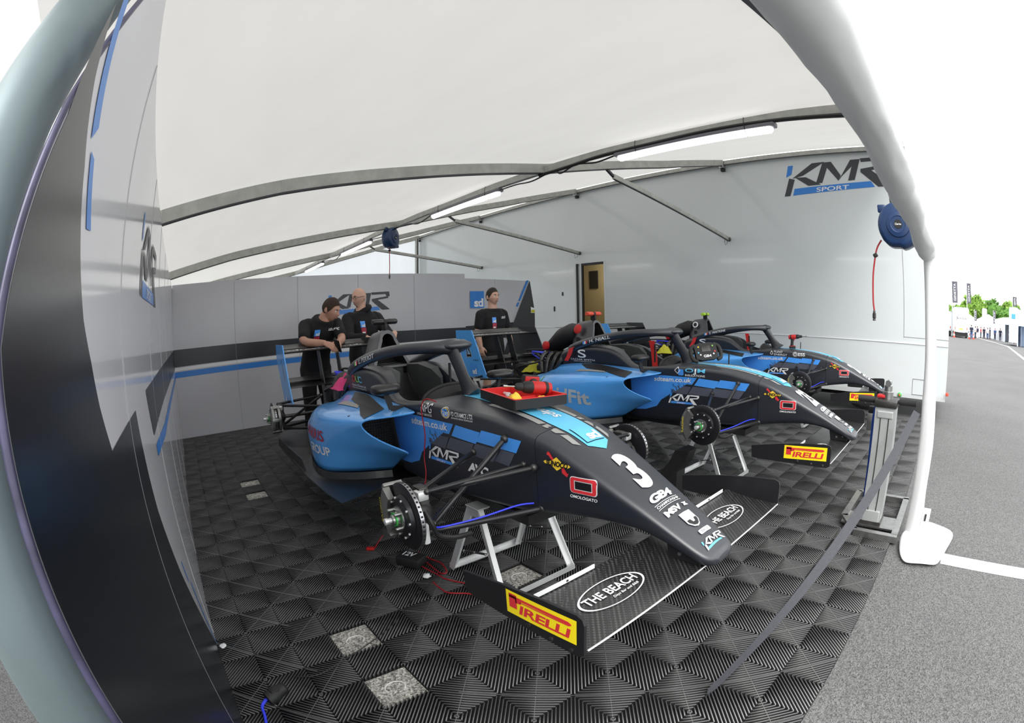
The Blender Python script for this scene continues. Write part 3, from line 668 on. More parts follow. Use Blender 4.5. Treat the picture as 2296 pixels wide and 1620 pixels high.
# hose reels
def hose_reel(loc, rz, label, hose, hang):
    t = empty('hose_reel', loc, label, 'hose reel', 'hanging hose reels', rz)
    b = MB()
    secs = []
    for dx, k in ((-.085, .80), (-.075, .94), (-.05, 1), (.05, 1), (.075, .94), (.085, .80)):
        ring = []
        for j in range(36):
            a = 2 * math.pi * j / 36; y = .165 * math.cos(a) * k; z = .17 * math.sin(a) * k
            if z < -.09 and y < .02: z = max(z, -.155 * k); y *= 1.02
            if y > .1 * k and z < 0: y = min(y * 1.05, .19)
            ring.append((dx, y, z))
        secs.append(ring)
    b.loft(secs, 'reel_blue'); b.build('reel_case', t, ang=50)
    for s in (-1, 1):
        b = MB(); b.lathe((s * .083, 0, 0), (s, 0, 0), [(.095, 0), (.09, .012), (.06, .018), (.055, .014)], 'reel_blue', 28); b.build('side_boss', t)
        b = MB(); b.lathe((s * .097, 0, .0), (s, 0, 0), [(.032, 0), (.032, .004)], 'matt_black', 20); bs = b.build('badge', t)
        vs, fs, a = text2d('Clarke', .01); d = Decal(); d.put((vs, fs, 1), (s * .102, -.024 * s, -.008), (s * .102, .024 * s, -.008), (s * .102, -.024 * s, .006), 'decal_white', 0); d.build('badge_lettering', bs)
    b = MB(); b.box((0, -.13, .13), (.03, .07, .06), 'reel_blue', bev=.01); b.box((0, .15, -.12), (.10, .09, .05), 'reel_blue', bev=.01); b.build('bracket_lug', t)
    hb = MB(); hb.tube(smooth_path(hose, 6), .0065, 'wire_red', 8); hb.build('hose', t)
    e = Vector(hose[-1]); hb = MB(); hb.lathe(e, (0, 0, -1), [(.007, 0), (.010, .01), (.010, .02), (.014, .022), (.014, .055), (.009, .06), (.012, .065), (.012, .075)], 'dark_steel', 12); hb.build('hose_coupling', t)
    e = Vector(hose[2]); hb = MB(); hb.box(e, (.034, .034, .028), 'matt_black', rotm(.5, 0, 0), .006); hb.build('hose_stop', t)
    hb = MB()
    for y in (-.05, .05): hb.box((0, y, .14 + hang / 2), (.02, .022, hang + .04), 'matt_black')
    hb.build('hanger', t); return t
# ------------------------------------------------------------------ the race cars (local frame: u forward, v to the car's left, z up from the floor, origin under the front axle)
def bez(a, b, c, n): return [tuple((1 - t) ** 2 * a[i] + 2 * t * (1 - t) * b[i] + t * t * c[i] for i in (0, 1)) for t in [k / n for k in range(n + 1)]]
def sec(u, zt, zs, hw, zb, hwb, rt=.06, rb=.04, uo=0.0):
    P1, P2 = Vector((hwb, zb)), Vector((hw, zs)); e = P2 - P1; L = e.length; e = e / L
    rb_ = min(rb, hwb * .8, L * .45); rt_ = min(rt, hw * .8, L * .5)
    t3 = Vector((0, zt)) - P2; t3l = t3.length; t3 = t3 / t3l
    half = [(0, zb), (hwb * .5, zb)] + bez((hwb - rb_, zb), tuple(P1), tuple(P1 + e * rb_), 4) + [tuple(P1 + e * (rb_ + (L - rb_ - rt_) * k / 4)) for k in (1, 2, 3)] + bez(tuple(P2 - e * rt_), tuple(P2), tuple(P2 + t3 * rt_), 6)
    a = half[-1]; half += [(a[0] * (1 - k), a[1] + (zt - a[1]) * (1 - (1 - k) ** 2)) for k in (.33, .66)] + [(0, zt)]
    full = half + [(-x, z) for x, z in half[-2:0:-1]]
    return [Vector((u + uo * (z - zb), x, z)) for x, z in full]
CH = [ # u, zt, zs, hw, zb, hwb, rt
    (-2.02, .86, .80, .17, .52, .14, .08), (-1.86, 1.0, .97, .235, .50, .18, .08), (-1.78, 1.055, 1.035, .265, .49, .19, .07), (-1.6, 1.085, 1.065, .282, .48, .2, .06), (-1.4, 1.10, 1.085, .285, .47, .2, .05), (-1.2, 1.09, 1.075, .285, .47, .2, .05),
    (-1.1, 1.06, 1.045, .285, .47, .2, .05), (-1.02, 1.01, .995, .286, .475, .2, .045), (-.94, .965, .95, .288, .48, .23, .04), (-.85, .945, .932, .29, .485, .24, .035), (-.7, .95, .94, .287, .49, .245, .03),
    (-.55, .967, .956, .28, .50, .245, .028), (-.3, .970, .957, .262, .51, .235, .028), (-.05, .96, .945, .232, .52, .21, .032), (.1, .943, .922, .213, .53, .195, .04), (.215, .921, .898, .2, .55, .185, .045)]
NO = [(.218, .920, .897, .2, .55, .185, .045), (.3, .898, .875, .19, .565, .177, .045), (.4, .855, .832, .18, .58, .168, .043), (.5, .81, .787, .168, .592, .157, .04), (.6, .762, .74, .156, .596, .146, .037), (.7, .714, .693, .143, .59, .133, .034), (.8, .662, .643, .131, .568, .12, .03), (.88, .619, .602, .121, .542, .11, .028), (.94, .587, .57, .110, .517, .098, .026), (.975, .568, .552, .097, .507, .085, .022), (.995, .556, .541, .077, .508, .065, .017), (1.004, .543, .532, .05, .512, .04, .009)]
def dense(rows, k=5):
    P = [np.array(r, float) for r in rows]; out = []
    for i in range(len(P) - 1):
        p0, p1, p2, p3 = P[max(i - 1, 0)], P[i], P[i + 1], P[min(i + 2, len(P) - 1)]
        d1 = (p2 - p0) / max(p2[0] - p0[0], 1e-6) * (p2[0] - p1[0]); d2 = (p3 - p1) / max(p3[0] - p1[0], 1e-6) * (p2[0] - p1[0])
        for j in range(k):
            t = j / k; q = (2 * t ** 3 - 3 * t ** 2 + 1) * p1 + (t ** 3 - 2 * t ** 2 + t) * d1 + (-2 * t ** 3 + 3 * t ** 2) * p2 + (t ** 3 - t ** 2) * d2; q[0] = p1[0] + (p2[0] - p1[0]) * t; out.append(q)
    out.append(P[-1]); return [tuple(map(float, q)) for q in out]
def loft_mesh(rows, m, name):
    b = MB(); b.loft([sec(*r) for r in dense(rows)], m); me = b.mesh(name, ang=40)
    bm = bmesh.new(); bm.from_mesh(me); bmesh.ops.triangulate(bm, faces=bm.faces[:]); bm.to_mesh(me); bm.free(); me.set_sharp_from_angle(angle=R(40)); return me
def bvh_of(*meshes):
    V = []; F = []
    for me in meshes:
        o = len(V); V += [v.co.copy() for v in me.vertices]; F += [[o + i for i in p.vertices] for p in me.polygons]
    return BVHTree.FromPolygons(V, F)
def cut(me, cutter):
    a = bpy.data.objects.new('a', me); c = bpy.data.objects.new('c', cutter); COL.objects.link(a); COL.objects.link(c)
    md = a.modifiers.new('b', 'BOOLEAN'); md.operation = 'DIFFERENCE'; md.solver = 'EXACT'; md.object = c
    dg = bpy.context.evaluated_depsgraph_get(); r = bpy.data.meshes.new_from_object(a.evaluated_get(dg))
    bpy.data.objects.remove(a); bpy.data.objects.remove(c); r.set_sharp_from_angle(angle=R(40)); return r
ME = {}
ME['chassis0'] = loft_mesh(CH, 'paint_navy', 'chassis')
def cockpit_cutter():
    b = MB(); S = []
    for u, w, zb in ((-1.60, .10, .80), (-1.55, .15, .74), (-1.4, .165, .68), (-1.15, .17, .64), (-1.04, .19, .62), (-.95, .225, .61), (-.8, .235, .61), (-.7, .225, .64), (-.64, .19, .74), (-.605, .12, .86)):
        S.append([Vector((u, x, z)) for x, z in ((-w, 1.4), (-w, zb + .06), (-w * .7, zb), (w * .7, zb), (w, zb + .06), (w, 1.4))])
    b.loft(S, 'matt_black'); return b.mesh('cutter', smooth=False)
ME['chassis'] = cut(ME['chassis0'], cockpit_cutter()); ME['nose'] = loft_mesh(NO, 'paint_navy', 'nose')
BODY = bvh_of(ME['chassis0'], ME['nose'])

POD = [(.47, [(-1.06, -.27), (-1.15, -.45), (-1.28, -.60), (-1.42, -.645), (-1.6, -.63), (-1.8, -.585), (-1.96, -.53)]),
       (.56, [(-.92, -.275), (-1.03, -.43), (-1.19, -.58), (-1.38, -.65), (-1.58, -.64), (-1.80, -.595), (-1.97, -.54)]),
       (.63, [(-.78, -.30), (-.93, -.42), (-1.13, -.57), (-1.35, -.652), (-1.58, -.645), (-1.8, -.6), (-1.97, -.545)]),
       (.665, [(-.66, -.315), (-.86, -.425), (-1.09, -.57), (-1.33, -.652), (-1.57, -.645), (-1.8, -.6), (-1.97, -.545)]),
       (.695, [(-.72, -.375), (-.87, -.465), (-1.09, -.585), (-1.32, -.652), (-1.56, -.643), (-1.79, -.597), (-1.97, -.54)]),
       (.74, [(-.795, -.455), (-.90, -.515), (-1.09, -.603), (-1.32, -.648), (-1.56, -.638), (-1.79, -.59), (-1.97, -.53)]),
       (.79, [(-.835, -.515), (-.93, -.555), (-1.10, -.615), (-1.32, -.642), (-1.56, -.62), (-1.79, -.565), (-1.97, -.50)]),
       (.83, [(-.835, -.54), (-.93, -.57), (-1.10, -.612), (-1.32, -.628), (-1.56, -.595), (-1.79, -.53), (-1.97, -.45)]),
       (.856, [(-.82, -.535), (-.93, -.555), (-1.10, -.585), (-1.32, -.59), (-1.56, -.55), (-1.79, -.48), (-1.97, -.39)])]
def pod_rows(sg):
    rows = []
    for z, pl in POD:
        dr = -.045 if z > .7 else 0
        rows.append([Vector((p.x, p.y * sg, p.z)) for p in smooth_path([(u, v, z + (dr * max(0, (-u - 1.33) / .6) ** 1.5 if z > .7 else 0)) for u, v in pl], 5)])
    top = [(-.80, -.50, .870), (-.92, -.51, .872), (-1.10, -.53, .872), (-1.33, -.53, .868), (-1.58, -.49, .845), (-1.79, -.42, .82), (-1.96, -.33, .80)]
    mid = [(-.70, -.40, .882), (-.87, -.40, .886), (-1.08, -.40, .888), (-1.33, -.40, .886), (-1.56, -.37, .87), (-1.77, -.32, .845), (-1.94, -.26, .82)]
    inn = [(-.60, -.30, .905), (-.80, -.292, .915), (-1.05, -.29, .925), (-1.33, -.29, .93), (-1.54, -.285, .925), (-1.75, -.265, .90), (-1.92, -.22, .87)]
    for pl in (top, mid, inn): rows.append([Vector((p.x, p.y * sg, p.z)) for p in smooth_path(pl, 5)])
    return rows
def pod_mesh(sg):
    rows = pod_rows(sg); n = len(rows[0]); b = MB(); V = [p for r in rows for p in r]
    for i in range(len(rows) - 1):
        for j in range(n - 1):
            b.f.append((i * n + j, i * n + j + 1, (i + 1) * n + j + 1, (i + 1) * n + j)); b.m.append(b.mi('paint_blue'))
    b.v = [tuple(v) for v in V]
    if 'paint_blue' not in b.mats: b.mi('paint_blue')
    me = b.mesh('sidepod', ang=60)
    o = bpy.data.objects.new('t', me); COL.objects.link(o); s = o.modifiers.new('s', 'SUBSURF'); s.levels = s.render_levels = 1; s = o.modifiers.new('t', 'SOLIDIFY'); s.thickness = .008; s.offset = -1 if sg > 0 else -1
    r = bpy.data.meshes.new_from_object(o.evaluated_get(bpy.context.evaluated_depsgraph_get())); bpy.data.objects.remove(o); return r
ME['podR'] = pod_mesh(1); ME['podL'] = pod_mesh(-1); PODB = bvh_of(ME['podR'])

def halo_mesh():
    b = MB(); path = smooth_path([(-1.66, .25, 1.05), (-1.52, .265, 1.10), (-1.3, .258, 1.155), (-1.08, .24, 1.195), (-.90, .205, 1.215), (-.77, .135, 1.222), (-.705, .06, 1.222), (-.69, 0, 1.222), (-.705, -.06, 1.222), (-.77, -.135, 1.222), (-.90, -.205, 1.215), (-1.08, -.24, 1.195), (-1.3, -.258, 1.155), (-1.52, -.265, 1.10), (-1.66, -.25, 1.05)], 5)
    n = len(path); b.tube(path, [.029 + .008 * abs(2 * i / (n - 1) - 1) ** 2 + .013 * math.exp(-((2 * i / (n - 1) - 1) / .16) ** 2) for i in range(n)], 'paint_navy', 14, sq=1.1)
    S = []
    for u, z, a, c in ((-.705, 1.225, .05, .034), (-.675, 1.19, .046, .026), (-.625, 1.12, .044, .021), (-.575, 1.05, .047, .019), (-.535, .995, .062, .021), (-.515, .968, .085, .030), (-.51, .955, .10, .04)):
        S.append([Vector((u + a * math.cos(t) * .85, c * math.sin(t), z + a * math.cos(t) * .55)) for t in [2 * math.pi * k / 14 for k in range(14)]])
    b.loft(S, 'paint_navy'); b.ball((-.685, .03, 1.228), (.062, .10, .034), 'paint_navy', 18, 10)
    return b.mesh('halo', ang=50)
ME['halo'] = halo_mesh(); HALO = bvh_of(ME['halo'])

def hoop_mesh():
    b = MB()
    def arch(u, w0, z0, w1, z1, k=1.0):
        cx = []
        for t in np.linspace(0, 1, 5): cx.append((-(w0 + (w1 - w0) * t) * k, z0 + (z1 - .05 - z0) * t))
        for a in np.linspace(180, 0, 9)[1:-1]: cx.append((w1 * k * math.cos(R(a)), z1 - .05 + (.05 * k) * math.sin(R(a))))
        for t in np.linspace(1, 0, 5): cx.append(((w0 + (w1 - w0) * t) * k, z0 + (z1 - .05 - z0) * t))
        return [Vector((u + (z - z0) * -.28, v, z)) for v, z in cx]
    outer = [arch(-1.80, .10, .98, .035, 1.20), arch(-1.76, .145, 1.02, .052, 1.27), arch(-1.68, .155, 1.04, .062, 1.305), arch(-1.52, .160, 1.06, .066, 1.325), arch(-1.49, .155, 1.06, .062, 1.322)]
    b.loft(outer, 'paint_navy', cap0=True, cap1=False)
    inner = [arch(-1.49, .155, 1.06, .062, 1.322), arch(-1.495, .125, 1.075, .047, 1.298), arch(-1.66, .105, 1.085, .035, 1.28)]
    b.loft(inner[:2], 'paint_navy', False, False); b.loft(inner[1:], 'gap_black', False, True)
    b.box((-1.70, -.125, 1.13), (.03, .012, .05), 'matt_black')
    return b.mesh('roll_hoop', ang=45)
ME['hoop'] = hoop_mesh()

def airfoil(u0, z0, u1, z1, th, camber, n=9):
    """closed section from leading edge (u0, z0) to trailing edge (u1, z1)"""
    A = Vector((u0, z0)); Bv = Vector((u1, z1)); d = Bv - A; nn = Vector((-d.y, d.x)).normalized()
    if nn.y < 0: nn = -nn
    up = []; lo = []
    for i in range(n + 1):
        t = (1 - math.cos(math.pi * i / n)) / 2; y = th * 2.6 * (.2969 * math.sqrt(t) - .126 * t - .3516 * t * t + .2843 * t ** 3 - .1015 * t ** 4) * 1.9; c = camber * 4 * t * (1 - t)
        up.append(A + d * t + nn * (c + y)); lo.append(A + d * t + nn * (c - y))
    return up + lo[-2:0:-1]
def wing(b, sc, v0, v1, m, k=2):
    b.loft([[Vector((p.x, v, p.y)) for p in sc] for v in np.linspace(v0, v1, k)], m)

SHARED = {}
def sh(key, fn):
    if key not in SHARED: SHARED[key] = fn()
    return SHARED[key]

def pirelli(d, A, B, C, cast=None):
    A = Vector(A); U = Vector(B) - A; V = Vector(C) - A
    d.put(poly2d([(0, 0), (1, 0), (1, 1), (0, 1)]), A, B, C, 'decal_pyellow', 0)
    def p(pl): d.put(poly2d(pl), A, B, C, 'decal_red', 1)
    p([(.05, .30), (.17, .30), (.17, .90), (.05, .90)]); p([(.05, .84), (.90, .84), (.94, .77), (.94, .73), (.05, .73)][0:5]); p([(.15, .73), (.24, .73), (.235, .60), (.15, .58)]); p([(.22, .665), (.90, .665), (.925, .70), (.93, .73), (.22, .70)])
    vs, fs, a = text2d('IRELLI', .03, .12, .95); d.put(([(.20 + .73 * x, .16 + .40 * y) for x, y in vs], fs, 1), A, B, C, 'decal_red', 1)

def front_wing(car):
    def plane():
        b = MB(); wing(b, airfoil(.957, .489, .66, .512, .012, -.012), -.692, .692, 'carbon_weave', 9); return b.mesh('main_plane')
    mp = put('main_plane', sh('fw_plane', plane), car)
    def edge():
        b = MB(); b.tube([(.954, v, .4905) for v in np.linspace(-.69, .69, 30)], .0035, 'alu', 6); return b.mesh('leading_edge')
    put('leading_edge', sh('fw_edge', edge), mp)
    for s in (-1, 1):
        def ep():
            b = MB(); b.prism([(.385, .535), (.392, .455), (.45, .452), (.93, .462), (.952, .475), (.952, .585), (.945, .603), (.925, .610), (.80, .602), (.60, .575)], (0, s * .698, 0), (1, 0, 0), (0, 0, 1), .010, 'livery_black'); return b.mesh('endplate', smooth=False)
        e = put('endplate', sh('fw_ep%d' % s, ep), car)
        def bolts():
            b = MB()
            for u, z in ((.725, .478), (.823, .474), (.904, .474)): b.lathe((u, s * .703, z), (0, s, 0), [(.009, 0), (.009, .004), (.005, .006)], 'dark_steel', 10)
            return b.mesh('bolt')
        put('bolt', sh('fw_bolt%d' % s, bolts), e)
        def pir():
            d = Decal()
            if s < 0: pirelli(d, (.626, -.7035, .484), (.926, -.7035, .505), (.626, -.7035, .571))
            else: pirelli(d, (.926, .7035, .505), (.626, .7035, .484), (.926, .7035, .590))
            return d
        if 'pir%d' % s not in SHARED: SHARED['pir%d' % s] = pir().build('sponsor_sticker', e).data
        else: put('sponsor_sticker', SHARED['pir%d' % s], e)
        def gur():
            b = MB(); b.box((.668, s * .485, .524), (.004, .285, .016), 'alu_white'); b.box((.662, s * .485, .517), (.012, .285, .003), 'alu_white'); b.box((.671, s * .48, .524), (.003, .008, .006), 'dark_steel'); return b.mesh('gurney_flap', smooth=False)
        put('gurney_flap', sh('fw_gur%d' % s, gur), car)
        def pyl():
            b = MB(); b.prism([(.80, .495), (.94, .495), (.93, .56), (.78, .60)], (0, s * .062, 0), (1, 0, 0), (0, 0, 1), .012, 'livery_black')
            for u, z in ((.85, .52), (.90, .53)): b.lathe((u, s * .068, z), (0, s, 0), [(.008, 0), (.008, .005)], 'steel', 8)
            return b.mesh('wing_pylon', smooth=False)
        put('wing_pylon', sh('fw_pyl%d' % s, pyl), car)
    def beach():
        d = Decal(bvh_of(SHARED['fw_plane']))
        for s in (-1, 1):
            A, B, C = (.865, s * .40 - .155, .6), (.865, s * .40 + .155, .6), (.735, s * .40 - .155, .6); dn = (0, 0, -1)
            d.put(ring2d(48, .47, .50), A, B, C, 'decal_white', 1, dn)
            vs, fs, a = text2d('THE BEACH', .018); d.put(([(.09 + .82 * x, .42 + .30 * y) for x, y in vs], fs, 1), A, B, C, 'decal_white', 1, dn)
            vs, fs, a = text2d('Days Bar and B&B', .01, .25); d.put(([(.42 + .42 * x, .23 + .11 * y) for x, y in vs], fs, 1), A, B, C, 'decal_white', 1, dn)
        return d
    if 'beach' not in SHARED: SHARED['beach'] = beach().build('wing_logo', mp).data
    else: put('wing_logo', SHARED['beach'], mp)

def rear_wing(car, blue=True):
    def plane():
        b = MB(); wing(b, airfoil(-2.93, 1.165, -3.20, 1.20, .016, -.02), -.478, .478, 'carbon_black', 3); wing(b, airfoil(-3.14, 1.185, -3.27, 1.225, .010, -.008), -.478, .478, 'carbon_black', 3); return b.mesh('rear_plane')
    rp = put('rear_plane', sh('rw_plane', plane), car)
    def beam():
        b = MB(); wing(b, airfoil(-2.80, .845, -3.00, .875, .010, -.012), -.478, .478, 'carbon_black', 3); wing(b, airfoil(-2.93, .885, -3.06, .915, .008, -.006), -.478, .478, 'carbon_black', 3); return b.mesh('beam_wing')
    put('beam_wing', sh('rw_beam', beam), car)
    for s in (-1, 1):
        def ep(): b = MB(); b.prism([(-3.28, 1.235), (-2.965, 1.235), (-2.945, 1.20), (-2.69, .72), (-2.70, .70), (-3.03, .70), (-3.06, .76), (-3.27, 1.10)], (0, s * .483, 0), (1, 0, 0), (0, 0, 1), .010, 'paint_blue' if s < 0 else 'paint_navy'); return b.mesh('endplate', smooth=False)
        put('endplate', sh('rw_ep%d' % s, ep), car)
    for s in (-1, 1):
        def swan(): b = MB(); b.prism([(-2.92, .70), (-2.80, .70), (-2.98, 1.16), (-3.06, 1.16)], (0, s * .10, 0), (1, 0, 0), (0, 0, 1), .010, 'carbon_black'); return b.mesh('wing_strut', smooth=False)
        put('wing_strut', sh('rw_swan%d' % s, swan), car)
    def txt():
        d = Decal(bvh_of(SHARED['rw_plane'])); vs, fs, a = text2d('sdteam.co.uk', .02, .1); d.put((vs, fs, 1), (-2.985, -.44, 1.3), (-2.985, .40, 1.3), (-3.08, -.44, 1.3), 'decal_white', 2, (0, 0, -1)); return d
    if 'rwt' not in SHARED: SHARED['rwt'] = txt().build('wing_lettering', rp).data
    else: put('wing_lettering', SHARED['rwt'], rp)

def corner(car, s, u, z, vd, front):
    k = '%s%d' % ('f' if front else 'r', s); r = .14 if front else .135
    def disc():
        b = MB(); b.lathe((u, s * (vd - .012), z), (0, s, 0), [(.062, 0), (r - .004, 0), (r, .003), (r, .021), (r - .004, .024), (.095, .024), (.092, .03), (.088, .04), (.052, .044), (.048, .05), (.02, .05)], 'disc_steel', 40)
        return b.mesh('brake_disc')
    d = put('brake_disc', sh('disc' + k, disc), car)
    def edge():
        b = MB()
        b.lathe((u, s * (vd - .0085), z), (0, s, 0), [(r - .003, 0), (r + .0008, .0005), (r + .0008, .0165), (r - .003, .017)], 'disc_edge', 44)
        for i in range(44):
            a = 2 * math.pi * i / 44; b.box((u + (r + .0003) * math.cos(a), s * vd, z + (r + .0003) * math.sin(a)), (.0018, .009, .0075), 'gap_black', Matrix.Rotation(-a, 3, 'Y'))
        return b.mesh('vane_edge', smooth=False)
    put('vane_edge', sh('dedge' + k, edge), d)
    def hub():
        b = MB(); o = s * (vd + .034)
        b.lathe((u, o, z), (0, s, 0), [(.05, 0), (.05, .006), (.030, .010), (.022, .02), (.020, .036), (.014, .038)], 'steel', 18)
        b.lathe((u, o + s * .036, z), (0, s, 0), [(.011, 0), (.011, .018), (.014, .019), (.014, .032), (.008, .034)], 'alu', 12)
        for i in range(4): a = R(45 + 90 * i); b.lathe((u + .043 * math.cos(a), o, z + .043 * math.sin(a)), (0, s, 0), [(.007, 0), (.007, .035), (.005, .037)], 'steel', 10)
        for i in range(10): a = R(36 * i); b.lathe((u + .083 * math.cos(a), s * (vd + .012), z + .083 * math.sin(a)), (0, s, 0), [(.005, .012), (.005, .022)], 'alu', 8)
        return b.mesh('hub')
    h = put('hub', sh('hub' + k, hub), car)
    def nut(): b = MB(); b.lathe((u, s * (vd + .052), z), (0, s, 0), [(.018, 0), (.029, .002), (.029, .008), (.018, .010)], 'nut_green', 18); return b.mesh('wheel_nut')
    put('wheel_nut', sh('nut' + k, nut), h)
    def cal():
        b = MB(); cu = u - .125 if front else u + .125; dr = -1 if front else 1
        for side in (1, -1):
            ring = []
            for t in np.linspace(-46, 46, 9):
                a = R(180 - t) if front else R(t); ring.append((math.cos(a), math.sin(a)))
            S = []
            for (ca, sa) in ring: S.append([Vector((u + ca * rr, s * (vd + side * dd), z + sa * rr)) for rr, dd in ((.088, .018), (.088, .046), (.140, .050), (.158, .040), (.158, .018))])
            b.loft(S, 'caliper_metal')
        for t in (-44, 0, 44):
            a = R(180 - t) if front else R(t); b.box((u + .152 * math.cos(a), s * vd, z + .152 * math.sin(a)), (.016, .09, .03), 'caliper_metal', Matrix.Rotation(-a, 3, 'Y'), .003)
        return b.mesh('brake_caliper', ang=30)
    c = put('brake_caliper', sh('cal' + k, cal), car)
    def clet():
        d2 = Decal(); vs, fs, a = text2d('RACING', .0); x0 = u - .122
        if s < 0: d2.put((vs, fs, 1), (x0 - .006, s * (vd + .0512), z - .055), (x0 - .006, s * (vd + .0512), z + .055), (x0 - .019, s * (vd + .0512), z - .055), 'decal_pyellow', 1)
        else: d2.put((vs, fs, 1), (x0 - .019, s * (vd + .0512), z - .055), (x0 - .019, s * (vd + .0512), z + .055), (x0 - .006, s * (vd + .0512), z - .055), 'decal_pyellow', 1)
        return d2
    if front:
        if 'clet' + k not in SHARED: SHARED['clet' + k] = clet().build('caliper_lettering', c).data
        else: put('caliper_lettering', SHARED['clet' + k], c)
    def up():
        b = MB(); b.box((u, s * (vd - .075), z + .005), (.07, .05, .22), 'dark_steel', bev=.012); b.lathe((u, s * (vd - .02), z), (0, -s, 0), [(.06, 0), (.055, .06), (.03, .09)], 'dark_steel', 16)
        b.box((u - .03, s * (vd - .08), z - .10), (.05, .06, .05), 'alu', bev=.01); b.box((u + .05, s * (vd - .05), z - .075), (.03, .03, .09), 'alu_white', bev=.008); b.box((u + .03, s * (vd - .06), z + .085), (.05, .05, .04), 'alu', bev=.008)
        return b.mesh('upright')
    put('upright', sh('up' + k, up), car)
    def hose():
        b = MB(); b.tube(smooth_path([(u + .07, s * (vd - .05), z + .03), (u + .10, s * (vd - .06), z - .02), (u + .085, s * (vd - .09), z - .08), (u + .10, s * (vd - .16), z - .105), (u + .14, s * (vd - .22), z - .09)]), .011, 'matt_black', 8); return b.mesh('brake_hose')
    if front: put('brake_hose', sh('hose' + k, hose), car)

def rods(car, s):
    def rod(key, a, b_, r, m='rod_black', ends=True):
        def f():
            b = MB(); A = Vector((a[0], s * a[1], a[2])); B = Vector((b_[0], s * b_[1], b_[2])); b.tube([A, A.lerp(B, .06), A.lerp(B, .94), B], [r * .75, r, r, r * .75], m, 10)
            if ends: b.ball(A, r * 1.5, 'dark_steel', 10, 6); b.ball(B, r * 1.3, 'dark_steel', 10, 6)
            return b.mesh(key.split('#')[0])
        put(key.split('#')[0], sh('%s%d' % (key, s), f), car)
    rod('wishbone#uf', (.222, .212, .768), (.012, .625, .705), .0115); rod('wishbone#ur', (-.165, .242, .765), (-.012, .625, .705), .0115)
    rod('steering_rod', (.15, .205, .765), (.055, .63, .722), .010)
    rod('wishbone#lf', (.222, .172, .575), (.02, .62, .535), .014); rod('wishbone#lr', (-.33, .205, .535), (-.01, .62, .535), .013)
    rod('push_rod', (.05, .222, .862), (.005, .585, .555), .0125, 'rod_black')
    rod('wishbone#ru', (-2.42, .22, .70), (-2.73, .62, .72), .012); rod('wishbone#ruu', (-2.86, .16, .74), (-2.75, .62, .73), .012); rod('wishbone#rl', (-2.38, .20, .52), (-2.73, .62, .515), .013); rod('wishbone#rll', (-2.92, .14, .52), (-2.76, .62, .515), .013)
    rod('push_rod#r', (-2.55, .24, .78), (-2.73, .58, .545), .012); rod('driveshaft', (-2.70, .12, .62), (-2.735, .66, .615), .016, 'dark_steel')
    def bl():
        b = MB(); b.tube(smooth_path([(.20, s * .20, .60), (.17, s * .27, .600), (.12, s * .42, .575), (.06, s * .56, .555), (.07, s * .62, .57)]), .004, 'wire_blue', 6); return b.mesh('brake_line')
    put('brake_line', sh('bline%d' % s, bl), car)

